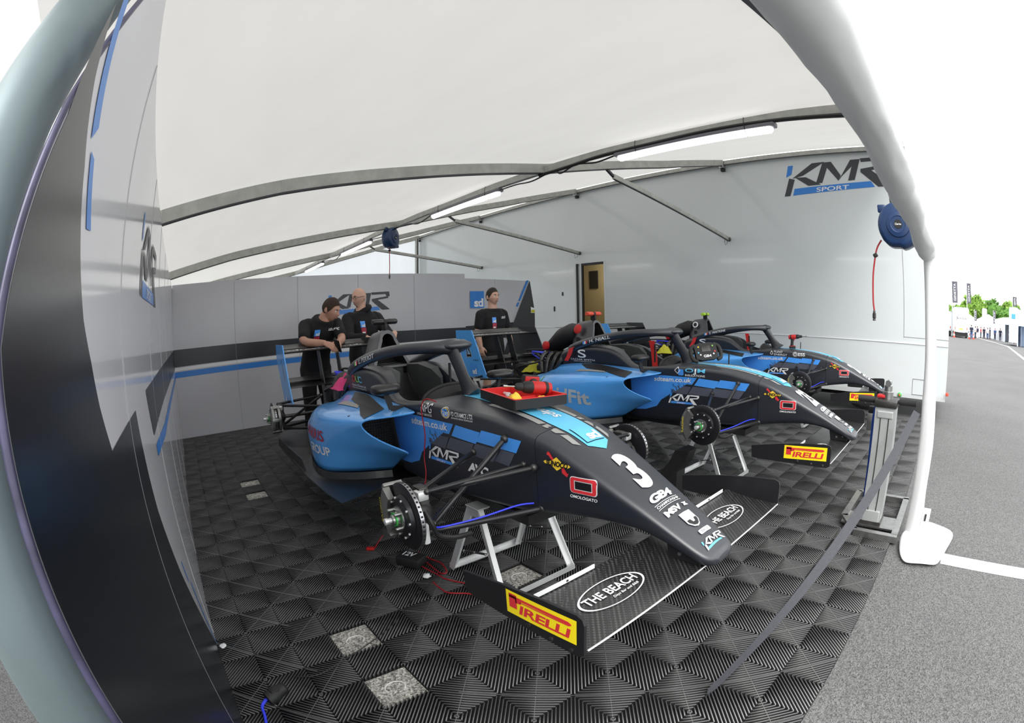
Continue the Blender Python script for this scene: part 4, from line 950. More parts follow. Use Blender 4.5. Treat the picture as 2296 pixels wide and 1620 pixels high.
def stickers_side(car, cfg):
    d = Decal(BODY); L = Decal(BODY); TL = Decal(BODY); FS = Decal(BODY); HS = Decal(BODY); cst = (0, 1, 0); pt = lambda u, z: (u, -.25, z)
    def poly(pl, m, lay=0): d.put(poly2d([(u, z) for u, z in pl]), pt(0, 0), pt(1, 0), pt(0, 1), m, lay, cst, .025)
    def txt(D, st, a, b, c, m, lay=1, off=.012, shear=0, space=1):
        vs, fs, _ = text2d(st, off, shear, space); D.put((vs, fs, 1), pt(*a), pt(*b), pt(*c), m, lay, cst, .025)
    poly([(-.95, .88), (-.30, .88), (-.345, .823), (-.515, .823), (-.685, .615), (-.80, .575), (-.95, .56)], 'livery_blue')
    for k in range(2):
        u0 = (-.283, -.10)[k]; u1 = (-.112, .143)[k]; poly([(u0, .878), (u1, .866), (u1 - .035, .806), (u0 - .042, .818)], 'livery_blue')
    for u0, u1 in ((-.497, -.352), (-.336, -.162), (-.150, .004), (.018, .10)): poly([(u0, .808), (u1, .803), (u1 - .042, .738), (u0 - .05, .745)], 'livery_grey')
    txt(TL, 'sdteam.co.uk', (-.70, .828), (-.352, .838), (-.695, .866), 'decal_white', 1, .02)
    kmr(lambda sh_, m, l: TL.put(sh_, pt(-.568, .655), pt(-.30, .655), pt(-.545, .738), m, l, cst, .03), 'decal_white', 'livery_blue', 'decal_white')
    s = cfg['side']
    if s == 'npg':
        txt(L, 'NPG', (-.582, .908), (-.474, .910), (-.576, .956), 'decal_white', 1, 0, .12); txt(L, 'UTILITY SERVICES', (-.622, .888), (-.478, .892), (-.620, .900), 'decal_white', 1, .012)
        L.put(disc2d(), pt(-.392, .900), pt(-.318, .902), pt(-.392, .955), 'decal_white', 0, cst); L.put(ring2d(20, .36, .44), pt(-.392, .900), pt(-.318, .902), pt(-.392, .955), 'decal_gold', 1, cst); txt(L, 'PD', (-.376, .912), (-.334, .913), (-.376, .946), 'livery_blue', 2)
        txt(L, 'PD CERAMICS LTD.', (-.309, .920), (-.150, .921), (-.308, .940), 'decal_white', 1, .012); txt(L, 'ADVANCED DENTAL TECHNOLOGY', (-.309, .907), (-.150, .908), (-.308, .915), 'decal_white', 1, .012)
        txt(L, 'AVC', (-.225, .66), (-.085, .655), (-.215, .708), 'decal_white', 1, .05, .1, .85)
    elif s == 'ojm':
        L.put(rrect2d(.22), pt(-.47, .892), pt(-.42, .892), pt(-.47, .94), 'livery_blue', 0, cst); L.put(ring2d(4, .42, .55), pt(-.50, .905), pt(-.45, .905), pt(-.50, .955), 'decal_white', 1, cst)
        txt(L, 'OJM', (-.405, .912), (-.23, .914), (-.405, .950), 'livery_cyan', 1, .012); txt(L, 'J', (-.335, .905), (-.305, .905), (-.335, .950), 'decal_white', 2, .012); txt(L, 'INSULATIONS', (-.405, .888), (-.23, .890), (-.405, .904), 'decal_white', 1)
    else:
        L.put(poly2d([(.5, 1), (.95, .3), (.5, 0), (.05, .3)]), pt(-.535, .895), pt(-.485, .895), pt(-.535, .950), 'decal_white', 0, cst); L.put(poly2d([(.5, .8), (.78, .34), (.5, .15), (.22, .34)]), pt(-.535, .895), pt(-.485, .895), pt(-.535, .950), 'livery_black', 1, cst)
        txt(L, 'FLINT', (-.475, .926), (-.36, .926), (-.475, .950), 'decal_white', 1, 0); txt(L, 'ENERGY', (-.475, .892), (-.30, .892), (-.475, .916), 'decal_white', 1, 0)
        for i in range(8): a = R(45 * i); L.put(ring2d(10, .3, .48), pt(-.195 + .02 * math.cos(a) - .012, .918 + .02 * math.sin(a) - .010), pt(-.195 + .02 * math.cos(a) + .012, .918 + .02 * math.sin(a) - .010), pt(-.195 + .02 * math.cos(a) - .012, .918 + .02 * math.sin(a) + .010), 'decal_white', 1, cst)
        txt(L, 'ESS', (-.158, .900), (-.065, .900), (-.158, .938), 'decal_white', 1, .02)
    # fuel and homologation stickers on the nose
    A, B, C = pt(.262, .772), pt(.400, .772), pt(.262, .829)
    FS.put(poly2d([(.16, 1.28), (.24, 1.22), (.42, .72), (.32, .68), (.20, 1.0), (.12, 1.05)]), A, B, C, 'decal_red', 0, cst); FS.put(poly2d([(.66, .3), (.76, .32), (.86, -.05), (.92, -.02), (.86, -.32), (.68, -.10), (.76, -.08)]), A, B, C, 'decal_red', 0, cst)
    FS.put(poly2d([(0, .5), (.08, .62), (.30, .66), (.5, 1), (.70, .66), (.92, .62), (1, .5), (.92, .36), (.70, .33), (.5, 0), (.30, .33), (.08, .36)]), A, B, C, 'decal_yellow', 1, cst); txt(FS, 'SUNOCO', (.276, .789), (.388, .789), (.279, .813), 'decal_black', 2, .05, .1)
    A, B, C = pt(.393, .694), pt(.524, .698), pt(.393, .764)
    HS.put(rrect2d(.22, 5, 1.8), A, B, C, 'decal_white', 0, cst)
    o = [(.17, .22), (.83, .22), (.83, .78), (.17, .78)]; e = [(.03, .2), (.05, .11), (.12, .04), (.88, .04), (.95, .11), (.97, .2), (.97, .8), (.95, .89), (.88, .96), (.12, .96), (.05, .89), (.03, .8)]
    HS.put((e + o, [(1, 2, 3, 4, 13, 12), (4, 5, 6, 7, 14, 13), (7, 8, 9, 10, 15, 14), (10, 11, 0, 1, 12, 15)], 1), A, B, C, 'decal_red', 1, cst); HS.put(poly2d([(.20, .27), (.80, .27), (.80, .73), (.20, .73)]), A, B, C, 'decal_black', 1, cst)
    txt(HS, 'OMOLOGATO', (.393, .673), (.523, .677), (.395, .686), 'decal_white', 1, .02)
    d.build('side_livery', car); L.build('sponsor_lettering', car); TL.build('team_lettering', car); FS.build('fuel_sticker', car); HS.build('homologation_sticker', car)
    # nose top
    T = Decal(BODY); N = Decal(BODY); NL, NM, NC, NT = (Decal(BODY) for _ in range(4)); dn = (0, 0, -1); q = lambda u, v: (u, v, .9)
    def tp(pl, m, lay=0): T.put(poly2d(pl), q(0, 0), q(1, 0), q(0, 1), m, lay, dn, .02)
    tp([(-.52, -.045), (-.52, .045), (-.25, .075), (.18, .078), (.385, .062), (.43, 0), (.385, -.062), (.18, -.078), (-.25, -.075)][0:9], 'livery_cyan')
    for sg in (1, -1):
        tp([(-.20, sg * .088), (-.20, sg * .118), (.155, sg * .118), (.17, sg * .088)], 'livery_silver'); tp([(.176, sg * .088), (.176, sg * .118), (.255, sg * .115), (.283, sg * .085)], 'livery_silver'); tp([(.295, sg * .086), (.277, sg * .112), (.345, sg * .11), (.37, sg * .086)], 'livery_silver')
    T.put(poly2d([(0, 0), (1, 0), (1, 1), (0, 1)]), q(.374, -.053), q(.374, .053), q(.270, -.053), 'livery_black', 1, dn); T.put(poly2d([(.02, .02), (.98, .02), (.98, .98), (.02, .98)]), q(.374, -.053), q(.374, .053), q(.270, -.053), 'livery_cyan', 2, dn)
    sd_mark(N, q(.374, -.053), q(.374, .053), q(.270, -.053), None, 'decal_white', 2, dn)
    vs, fs, _ = text2d('sdteam.co.uk', .02); N.put((vs, fs, 1), q(.15, .03), q(-.28, .03), q(.15, -.03), 'decal_white', 1, dn)
    T.build('nose_livery', car)
    def ntx(D_, st, A, B, C, m='decal_white', off=.012, shear=0, space=1): vs, fs, _ = text2d(st, off, shear, space); D_.put((vs, fs, 1), q(*A), q(*B), q(*C), m, 1, dn)
    num = Decal(BODY); vs, fs, _ = text2d(cfg['num'], .045, .18, .9); w_ = .05 if len(cfg['num']) == 1 else .075
    num.put((vs, fs, 1), q(.665, -w_), q(.665, w_), q(.472, -w_ - .01), 'decal_white', 1, dn); num.build('race_number', car)
    ntx(NL, 'GB4', (.728, -.082), (.728, .055), (.694, -.078), off=.05, shear=.15, space=.9); NL.put(poly2d([(0, 0), (1, 0), (1, 1), (0, 1)]), q(.738, -.086), q(.738, .058), q(.736, -.086), 'decal_white', 1, dn); ntx(NL, 'CHAMPIONSHIP', (.752, -.083), (.752, .058), (.742, -.083)); NL.put(poly2d([(0, 0), (1, 0), (1, 1), (0, 1)]), q(.758, -.086), q(.758, .058), q(.756, -.086), 'decal_white', 1, dn)
    ntx(NM, 'MSV', (.796, -.08), (.796, .02), (.771, -.08), off=.05, space=.9); NM.put(poly2d([(0, 0), (.35, 0), (.5, .4), (.65, 0), (1, 0), (.7, .6), (1, 1), (.65, 1), (.5, .7), (.35, 1), (0, 1), (.3, .6)]), q(.79, .035), q(.79, .068), q(.774, .035), 'decal_white', 1, dn)
    NC.put(poly2d([(0, 1), (0, .35), (.25, .08), (.5, 0), (.75, .08), (1, .35), (1, 1)]), q(.882, -.036), q(.882, .036), q(.811, -.036), 'decal_white', 1, dn); NC.put(poly2d([(.08, .5), (.08, .36), (.28, .14), (.5, .07), (.72, .14), (.92, .36), (.92, .5), (.7, .5), (.6, .30), (.42, .30), (.35, .5)]), q(.882, -.036), q(.882, .036), q(.811, -.036), 'livery_black', 2, dn)
    NC.put(rrect2d(.25, 4, 3), q(.914, -.03), q(.914, .044), q(.896, -.03), 'decal_white', 1, dn); ntx(NC, 'RACE', (.910, -.015), (.910, .03), (.900, -.015), 'livery_grey')
    kmr(lambda sh_, m, l: NT.put(sh_, q(.967, -.066), q(.967, .07), q(.932, -.062), m, l, dn), 'decal_white', 'livery_cyan')
    N.build('nose_lettering', car); NL.build('series_logo', car); NM.build('organiser_logo', car); NC.build('crest_sticker', car); NT.build('team_logo', car)
    # cockpit flank logo
    H = Decal(BODY)
    def ht(st, a, b, c, m='decal_white', off=.01, shear=0, space=1): vs, fs, _ = text2d(st, off, shear, space); H.put((vs, fs, 1), pt(*a), pt(*b), pt(*c), m, 1, cst, .03)
    if s == 'npg':
        ht('D', (-1.60, .985), (-1.535, .985), (-1.60, 1.03), 'decal_red', .03); ht('U', (-1.535, .985), (-1.47, .985), (-1.535, 1.03), 'decal_green', .03); ht('C', (-1.48, .985), (-1.42, .985), (-1.48, 1.03), 'livery_cyan', .03)
        ht("Dominic O'Connor Ltd.", (-1.62, .955), (-1.36, .955), (-1.62, .972)); ht('Mechanical Services Engineering', (-1.62, .938), (-1.36, .938), (-1.62, .950), off=0)
    else:
        ht('S', (-1.56, .975), (-1.46, .975), (-1.56, 1.05)); ht('SACHA SMITH', (-1.66, .95), (-1.36, .95), (-1.66, .966), off=0); ht('PERFORMANCE', (-1.62, .936), (-1.40, .936), (-1.62, .944), off=0)
    H.build('flank_logo', car)

def make_car(x0, y0, cfg, rz=0.0):
    car = empty('race_car', (x0, y0, 0), cfg['label'], 'race car', 'single-seater race cars on stands', rz)
    put('chassis', ME['chassis'], car); put('nose_cone', ME['nose'], car)
    stickers_side(car, cfg)
    h = put('halo', ME['halo'], car)
    D = Decal(HALO); vs, fs, _ = text2d(cfg['driver'], .015); D.put((vs, fs, 1), (-1.40, -.4, 1.118), (-1.17, -.4, 1.165), (-1.40, -.4, 1.146), 'decal_white', 1, (0, 1, 0))
    for i, m in enumerate(cfg['flag']): D.put(poly2d([(i / 3, 0), ((i + 1) / 3, 0), ((i + 1) / 3, 1), (i / 3, 1)]), (-1.475, -.4, 1.100), (-1.425, -.4, 1.111), (-1.475, -.4, 1.126), m, 1, (0, 1, 0))
    D.build('driver_name', h)
    hp = put('roll_hoop', ME['hoop'], car)
    def kl():
        D = Decal(bvh_of(ME['hoop'])); kmr(lambda sh_, m, l: D.put(sh_, (-1.70, -.2, 1.07), (-1.60, -.2, 1.07), (-1.69, -.2, 1.105), m, l, (0, 1, 0)), 'decal_white', 'livery_blue'); return D
    if 'hk' not in SHARED: SHARED['hk'] = kl().build('hoop_logo', hp).data
    else: put('hoop_logo', SHARED['hk'], hp)
    b = MB(); cm = cfg['pod']
    b.box((-1.60, 0, 1.345), (.06, .022, .05), 'matt_black', bev=.006)
    for s in (-1, 1):
        b.loft([[Vector((-1.60 + .03 * k * math.cos(t), s * v, 1.383 + .021 * k * math.sin(t))) for t in [2 * math.pi * i / 14 for i in range(14)]] for v, k in ((.012, .8), (.03, 1), (.085, 1), (.097, .8))], cm)
    b.box((-1.60, 0, 1.383), (.05, .03, .035), 'matt_black', bev=.008); b.build('camera_pod', car)
    if cfg['airbox']:
        b = MB(); b.loft([[Vector((u, .13 * k * math.cos(t), zc + .11 * k * math.sin(t))) for t in [2 * math.pi * i / 16 for i in range(16)]] for u, zc, k in ((-1.78, 1.19, .8), (-1.88, 1.18, 1), (-2.02, 1.13, 1), (-2.16, 1.04, .8), (-2.22, .98, .4))], 'matt_black'); ab = b.build('airbox', car)
        b = MB(); b.lathe((-2.12, -.13, 1.06), (-.2, -1, .1), [(.045, 0), (.045, .03), (.03, .04)], 'tool_red', 16); b.build('filter_cap', ab)
        if cfg['num'] == '23':
            b = MB(); b.lathe((-1.70, -.118, 1.235), (-.0, -1, .32), [(.048, 0), (.048, .006), (.04, .012)], 'tool_red', 20); b.build('hoop_sticker', hp)
        else:
            b = MB(); b.lathe((-1.70, -.118, 1.235), (-.0, -1, .32), [(.042, 0), (.042, .006), (.04, .008)], 'decal_white', 20); b.lathe((-1.70, -.122, 1.236), (-.0, -1, .32), [(.03, 0.004), (.02, .008)], 'decal_black', 7); b.build('hoop_sticker', hp)
    for s in (1, -1):
        pd_ = put('sidepod', ME['podR' if s > 0 else 'podL'], car)
        def strp():
            D = Decal(bvh_of(ME['podR' if s > 0 else 'podL'])); dn = (0, 0, -1)
            for pl, m in (([(-1.50, -.30), (-1.25, -.30), (-.86, -.37), (-.83, -.515), (-.92, -.50), (-1.10, -.43), (-1.36, -.385)], 'livery_black'), ([(-1.42, -.47), (-1.42, -.41), (-1.14, -.415), (-1.08, -.45), (-1.29, -.465)], 'livery_silver')):
                D.put(poly2d([(u, v * s) for u, v in pl]), (0, 0, .95), (1, 0, .95), (0, 1, .95), m, 1, dn, .025)
            return D
        if 'strp%d' % s not in SHARED: SHARED['strp%d' % s] = strp().build('sidepod_stripe', pd_).data
        else: put('sidepod_stripe', SHARED['strp%d' % s], pd_)   # podR is the half at v < 0
        def grille():
            b = MB(); v0 = -s
            b.prism([(.0, -.06), (.06, -.03), (.13, .01), (.20, .06), (.245, .12), (.275, .20), (.275, .24), (0, .25)], (-1.0, -s * .275, .625), (0, -s, 0), (0, 0, 1), .004, 'gap_black')
            lim = lambda z: float(np.interp(z, [.565, .595, .635, .685, .745, .825, .87], [.0, .06, .13, .20, .245, .275, .275]))
            for i in range(1, 17):
                w_ = i * .0165; zz = [z for z in np.linspace(.57, .868, 60) if lim(z) > w_]
                if zz: b.bar((-.99, -s * (.275 + w_), zz[0]), (-.99, -s * (.275 + w_), .868), .003, .003, 'dark_steel')
            for i in range(17): z = .59 + i * .017; b.bar((-.99, -s * .275, z), (-.99, -s * (.275 + lim(z)), z), .003, .003, 'dark_steel')
            return b.mesh('radiator_grille', smooth=False)
        put('radiator_grille', sh('gr%d' % s, grille), car)
        def kerb():
            b = MB(); pl = smooth_path([(u + .02, v * s * 1.02, .47) for u, v in POD[0][1]], 5); n = len(pl)
            b.add([(p.x, p.y, .478) for p in pl] + [(p.x + .01, p.y * 1.01, .435) for p in pl] + [(p.x + .02, p.y * 1.06, .432) for p in pl], [(i + r * n, i + 1 + r * n, i + 1 + (r + 1) * n, i + (r + 1) * n) for i in range(n - 1) for r in (0, 1)], 'carbon_black'); return b.mesh('floor_kerb')
        put('floor_kerb', sh('kerb%d' % s, kerb), car)
        def mir():
            b = MB(); b.loft([[Vector((-.77 + .045 * k * math.cos(t) + (.02 if math.cos(t) > 0 else 0) * k, s * v, 1.022 + .029 * k * math.sin(t))) for t in [2 * math.pi * i / 14 for i in range(14)]] for v, k in ((.315, .5), (.33, .9), (.37, 1), (.445, 1), (.47, .85), (.48, .5))], 'carbon_black'); return b.mesh('mirror', ang=50)
        m_ = put('mirror', sh('mir%d' % s, mir), car)
        def stk(): b = MB(); b.bar((-.77, s * .40, 1.01), (-.76, s * .37, .91), .012, .03, 'matt_black'); b.bar((-.76, s * .37, .915), (-.76, s * .27, .90), .012, .03, 'matt_black'); return b.mesh('mirror_stalk')
        put('mirror_stalk', sh('mst%d' % s, stk), m_)
        corner(car, s, 0, .62, .705, True); corner(car, s, -2.74, .615, .675, False); rods(car, s)
        def pad():
            b = MB(); b.loft([[Vector((u, s * v, z)) for v, z in ((w0, zt), (.17, zt + .01), (.17, .84), (w0 + .03, .80))] for u, w0, zt in ((-1.52, .12, 1.07), (-1.3, .105, 1.085), (-1.14, .115, 1.06), (-1.08, .15, 1.0))], 'pad_grey'); return b.mesh('headrest_pad', ang=30)
        put('headrest_pad', sh('pad%d' % s, pad), car)
    front_wing(car); rear_wing(car)
    def tray():
        b = MB(); b.prism([(-.80, -.72), (-.88, -.5), (-.97, -.24), (-.90, 0), (-.97, .24), (-.88, .5), (-.80, .72), (-1.0, .738), (-1.4, .745), (-2.3, .72), (-3.0, .58), (-3.0, -.58), (-2.3, -.72), (-1.4, -.745), (-1.0, -.738)], (0, 0, .426), (1, 0, 0), (0, 1, 0), .012, 'carbon_black')
        for s in (-1, 1): b.prism([(-1.55, .43), (-1.62, .50), (-2.4, .50), (-2.45, .43)], (0, s * .715, 0), (1, 0, 0), (0, 0, 1), .008, 'carbon_black')
        b.prism([(.1, -.15), (.1, .15), (-3.0, .15), (-3.0, -.15)], (0, 0, .468), (1, 0, 0), (0, 1, 0), .05, 'matt_black'); return b.mesh('undertray', smooth=False)
    put('undertray', sh('tray', tray), car)
    def seat():
        b = MB(); b.loft([[Vector((u, x, z)) for x, z in ((-.15, zb + .10), (-.12, zb), (.12, zb), (.15, zb + .10), (.12, zb + .03), (-.12, zb + .03))] for u, zb in ((-1.5, .98), (-1.42, .85), (-1.3, .70), (-1.15, .65), (-1.0, .66))], 'carbon_black'); b.box((-1.53, 0, 1.03), (.05, .2, .10), 'pad_grey', bev=.02); return b.mesh('seat', ang=40)
    put('seat', sh('seat', seat), car)
    def dash():
        b = MB(); b.loft([[Vector((u, w_ * math.cos(t), .93 + h_ * math.sin(t))) for t in [math.pi * k / 10 for k in range(11)]] for u, w_, h_ in ((-.60, .17, .05), (-.66, .20, .075), (-.70, .20, .08))], 'matt_black', closed=False); b.tube([(-.70, .2 * math.cos(t), .93 + .082 * math.sin(t)) for t in [math.pi * k / 14 for k in range(15)]], .010, 'rubber', 8); return b.mesh('cockpit_cowl')
    put('cockpit_cowl', sh('dash', dash), car)
    def ant():
        b = MB(); b.tube([(-.99, .17, .93), (-.99, .17, 1.10)], .009, 'matt_black', 8); b.tube([(-.24, .22, .93), (-.24, .22, 1.05)], .006, 'matt_black', 6); return b.mesh('antenna')
    put('antenna', sh('ant', ant), car)
    # power unit and gearbox, uncovered
    def eng():
        b = MB(); b.box((-1.95, 0, .70), (.55, .36, .42), 'engine_black', bev=.03); b.box((-1.9, 0, .95), (.45, .22, .10), 'engine_black', bev=.02); b.box((-1.95, -.21, .84), (.40, .10, .06), 'matt_black', bev=.01)
        for i in range(4): b.tube(smooth_path([(-1.80 - i * .09, -.12, .99), (-1.80 - i * .09, -.20, .99), (-1.81 - i * .09, -.25, .93), (-1.9 - i * .05, -.27, .80)]), .020, 'dark_steel', 8)
        rd = random.Random(3)
        for i in range(26):
            x, y, z = rd.uniform(-2.25, -1.65), rd.choice((-1, 1)) * rd.uniform(.08, .26), rd.uniform(.78, 1.02); b.box((x, y, z), (rd.uniform(.02, .08), rd.uniform(.02, .06), rd.uniform(.02, .05)), rd.choice(('engine_black', 'dark_steel', 'matt_black', 'steel')), rotm(rd.random(), rd.random(), rd.random()), .004)
        return b.mesh('engine')
    en = put('engine', sh('eng', eng), car)
    def hoses():
        b = MB(); rd = random.Random(5)
        for i in range(9):
            p = [(rd.uniform(-2.6, -1.7), rd.uniform(-.26, .26), rd.uniform(.75, 1.0)) for _ in range(4)]; b.tube(smooth_path(p), rd.choice((.007, .010, .014)), rd.choice(('matt_black', 'rubber', 'dark_steel', 'wire_blue')), 7)
        return b.mesh('engine_hose')
    put('engine_hose', sh('ehose', hoses), en)
    def gb():
        b = MB(); b.loft([[Vector((u, w_ * x, .60 + h_ * z)) for x, z in ((-1, -.8), (-.6, -1), (.6, -1), (1, -.8), (1, .8), (.6, 1), (-.6, 1), (-1, .8))] for u, w_, h_ in ((-2.2, .17, .16), (-2.5, .14, .15), (-2.75, .13, .14), (-2.98, .09, .12))], 'dark_steel')
        b.box((-2.42, -.17, .80), (.16, .10, .14), 'matt_black', bev=.02); b.tube(smooth_path([(-2.3, .16, .80), (-2.5, .22, .84), (-2.8, .20, .80), (-3.02, .16, .78)]), .032, 'steel', 10); b.box((-2.98, 0, .66), (.05, .13, .10), 'matt_black', bev=.01); b.box((-2.6, 0, .79), (.2, .18, .08), 'engine_black', bev=.02); return b.mesh('gearbox', ang=40)
    put('gearbox', sh('gb', gb), car)
    return car

car3 = make_car(-1.51, -.108, rz=R(.3), cfg=dict(num='3', side='npg', driver='L. PERROT', flag=('decal_green', 'decal_white', 'decal_red'), pod='carbon_black', airbox=False, label='blue and black race car, white 3 on its nose, tool tray across it'))
car2 = make_car(-1.466, 2.085, rz=R(1.0), cfg=dict(num='23', side='ojm', driver='H. NIALL', flag=('livery_blue', 'decal_white', 'decal_red'), pod='cone_red', airbox=True, label='blue and black race car with red camera pod and 23 on its tail'))
car1 = make_car(-1.593, 4.664, rz=R(3.45), cfg=dict(num='22', side='flint', driver='E. WATKINS', flag=('livery_blue', 'decal_white', 'decal_red'), pod='pod_lime', airbox=True, label='blue and black race car with yellow-green camera pod, beside the white trailer'))
# differing pieces
def endplate_art(car, num):
    d = Decal(); P = lambda u, z: (u, -.4895, z)
    vs, fs, _ = text2d(num, .05, -.2, .9)
    if num == '23':
        d.put((vs, fs, 1), P(-3.075, .93), P(-2.955, .93), P(-3.135, 1.09), 'decal_white', 0); vs, fs, _ = text2d(num, .02, -.2, .9); d.put((vs, fs, 1), P(-3.07, .935), P(-2.96, .935), P(-3.128, 1.085), 'decal_black', 1)
        for k in range(3): d.put(disc2d(12), P(-2.93 + .034 * k, .895), P(-2.915 + .034 * k, .895), P(-2.93 + .034 * k, .91), 'decal_black', 1)
        sd_mark(d, P(-2.98, .74), P(-2.86, .74), P(-3.0, .86), 'livery_blue', 'decal_white', 1)
    else:
        vs, fs, _ = text2d('AVIANS', .02); d.put((vs, fs, 1), P(-2.94, .90), P(-3.06, 1.10), P(-2.91, .91), 'livery_grey', 0); sd_mark(d, P(-2.98, .72), P(-2.88, .72), P(-2.99, .80), None, 'decal_white', 1)
    d.build('endplate_lettering', [o for o in car.children if o.name.startswith('endplate') and o.data == SHARED['rw_ep-1']][0])
endplate_art(car3, '3'); endplate_art(car2, '23')
D = Decal(PODB); pod3 = [o for o in car3.children if o.data == ME['podR']][0]
for st, u0, u1, z0, z1, m in (('HARRIS', -1.70, -1.255, .665, .735, 'decal_crimson'), ('GROUP', -1.55, -1.225, .575, .635, 'decal_white')):
    vs, fs, _ = text2d(st, .02); D.put((vs, fs, 1), (u0, -.7, z0), (u1, -.7, z0 + .01), (u0, -.7, z1), m, 1, (0, 1, 0))
D.build('sidepod_lettering', pod3)
D = Decal(PODB); pod2 = [o for o in car2.children if o.data == ME['podR']][0]
vs, fs, _ = text2d('GridFit', .03); D.put((vs, fs, 1), (-1.70, -.7, .645), (-1.14, -.7, .615), (-1.70, -.7, .765), 'decal_pale', 1, (0, 1, 0))
for k in range(3): D.put(poly2d([(0, 0), (.3, 0), (1, 1), (.7, 1)]), (-1.88 + .045 * k, -.7, .71), (-1.83 + .045 * k, -.7, .71), (-1.88 + .045 * k, -.7, .75 + .03 * k), 'decal_green', 1, (0, 1, 0))
D.build('sidepod_lettering', pod2)
for car in (car2, car1):   # red harness straps over the cockpit side
    b = MB(); b.ribbon(smooth_path([(-1.62, -.30, 1.06), (-1.64, -.31, 1.0), (-1.68, -.31, .94)]), .05, .003, 'red_fabric', lambda t: (1, 0, 0)); b.ribbon(smooth_path([(-1.50, -.10, 1.13), (-1.56, -.22, 1.115), (-1.62, -.30, 1.06)]), .05, .003, 'red_fabric', lambda t: (1, -.4, 0)); b.build('seat_harness', car)
    b = MB(); b.ribbon(smooth_path([(-1.02, .16, 1.13), (-1.0, .17, 1.0), (-.98, .16, .85)]), .055, .003, 'red_fabric', lambda t: (1, .3, 0)); b.build('seat_harness', car)

def on_car(car, u, v, z):
    c_, s_ = math.cos(car.rotation_euler.z), math.sin(car.rotation_euler.z); return Vector((car.location.x + c_ * u - s_ * v, car.location.y + s_ * u + c_ * v, z))
# ------------------------------------------------------------------ trestles, tools and loose things
def stand(x, y, ztop, label, w=.22, d=.23, x_off=0.0):
    t = empty('car_stand', (x, y, 0), label, 'car stand', 'aluminium trestles under the race cars')
    for sx in (1, -1):
        for sy in (1, -1):
            b = MB(); b.bar((sx * d, sy * (w + .015), .012), (sx * .035, sy * (w - .02), ztop - .01), .035, .006, 'alu_white', up=(sx, 0, .3)); b.bar((sx * d + .0, sy * (w + .03), .012), (sx * .035, sy * (w - .005), ztop - .01), .006, .035, 'alu'); b.build('leg', t, smooth=False)
        b = MB(); b.box((sx * d, 0, .018), (.035, 2 * w + .06, .006), 'alu'); b.box((sx * (d + .015), 0, .03), (.006, 2 * w + .06, .03), 'alu'); b.build('foot_rail', t, smooth=False)
    b = MB(); b.box((0, 0, ztop), (.11, 2 * w + .02, .008), 'alu', bev=.002)
    for sy in (1, -1): b.box((0, sy * w, ztop - .025), (.10, .006, .05), 'alu')
    b.build('top_plate', t, smooth=False)
    for sy in (1, -1):
        b = MB(); b.bar((.10, sy * (w + .01), ztop * .5), (-.10, sy * (w + .01), ztop * .38), .018, .005, 'dark_steel')
        for xx, zz in ((.10, .5), (-.10, .38), (0, .44)): b.lathe((xx, sy * (w + .013), ztop * zz), (0, sy, 0), [(.007, 0), (.007, .006)], 'alu', 8)
        b.build('brace', t, smooth=False)
    return t
stand(-1.755, -.105, .455, 'white aluminium trestle under the front of the car with the tool tray')
stand(-1.72, 2.08, .455, 'white aluminium trestle under the front of the middle car')
stand(-1.84, 4.65, .455, 'white aluminium trestle under the front of the car beside the trailer')
stand(-4.0, -.11, .44, 'white aluminium trestle under the gearbox end of the car with the tool tray'); stand(-3.97, 2.04, .44, 'white aluminium trestle under the gearbox end of the middle car'); stand(-4.09, 4.51, .44, 'white aluminium trestle under the gearbox end of the car beside the trailer')

# open tool tray lying across the nose of the nearest car
TY = R(-13.5)
tt = empty('tool_tray', (-1.5 - .146, -.11 + .040, .971), 'open black tool tray with red lining lying on the nearest car', 'tool tray', rz=TY)
b = MB(); L, W, H = .395, .262, .045
for cx, cy, dx, dy in ((0, -W / 2, L, .008), (0, W / 2, L, .008), (-L / 2, 0, .008, W), (L / 2, 0, .008, W)): b.box((cx, cy, H / 2), (dx, dy, H), 'matt_black')
b.box((0, 0, .002), (L, W, .004), 'matt_black'); b.build('tray_shell', tt, smooth=False)
b = MB(); L2, W2 = L - .010, W - .010
for cx, cy, dx, dy in ((0, -W2 / 2, L2, .003), (0, W2 / 2, L2, .003), (-L2 / 2, 0, .003, W2), (L2 / 2, 0, .003, W2)): b.box((cx, cy, .026), (dx, dy, .041), 'tray_red')
for cx, cy, dx, dy in ((0, -W / 2, L + .003, .009), (0, W / 2, L + .003, .009), (-L / 2, 0, .009, W + .003), (L / 2, 0, .009, W + .003)): b.box((cx, cy, H + .0006), (dx, dy, .0022), 'tray_red')
b.box((0, 0, .006), (L2, W2, .004), 'tray_red'); b.build('tray_lining', tt, smooth=False)
b = MB(); b.box((-.03, .035, .026), (L2 - .06, .004, .032), 'tray_red'); b.box((.09, -.04, .024), (.004, .14, .028), 'tray_red'); b.build('divider', tt, smooth=False)
TM = Matrix.Translation(tt.location) @ Matrix.Rotation(TY, 4, 'Z')
def in_tray(p): return TM @ Vector(p)
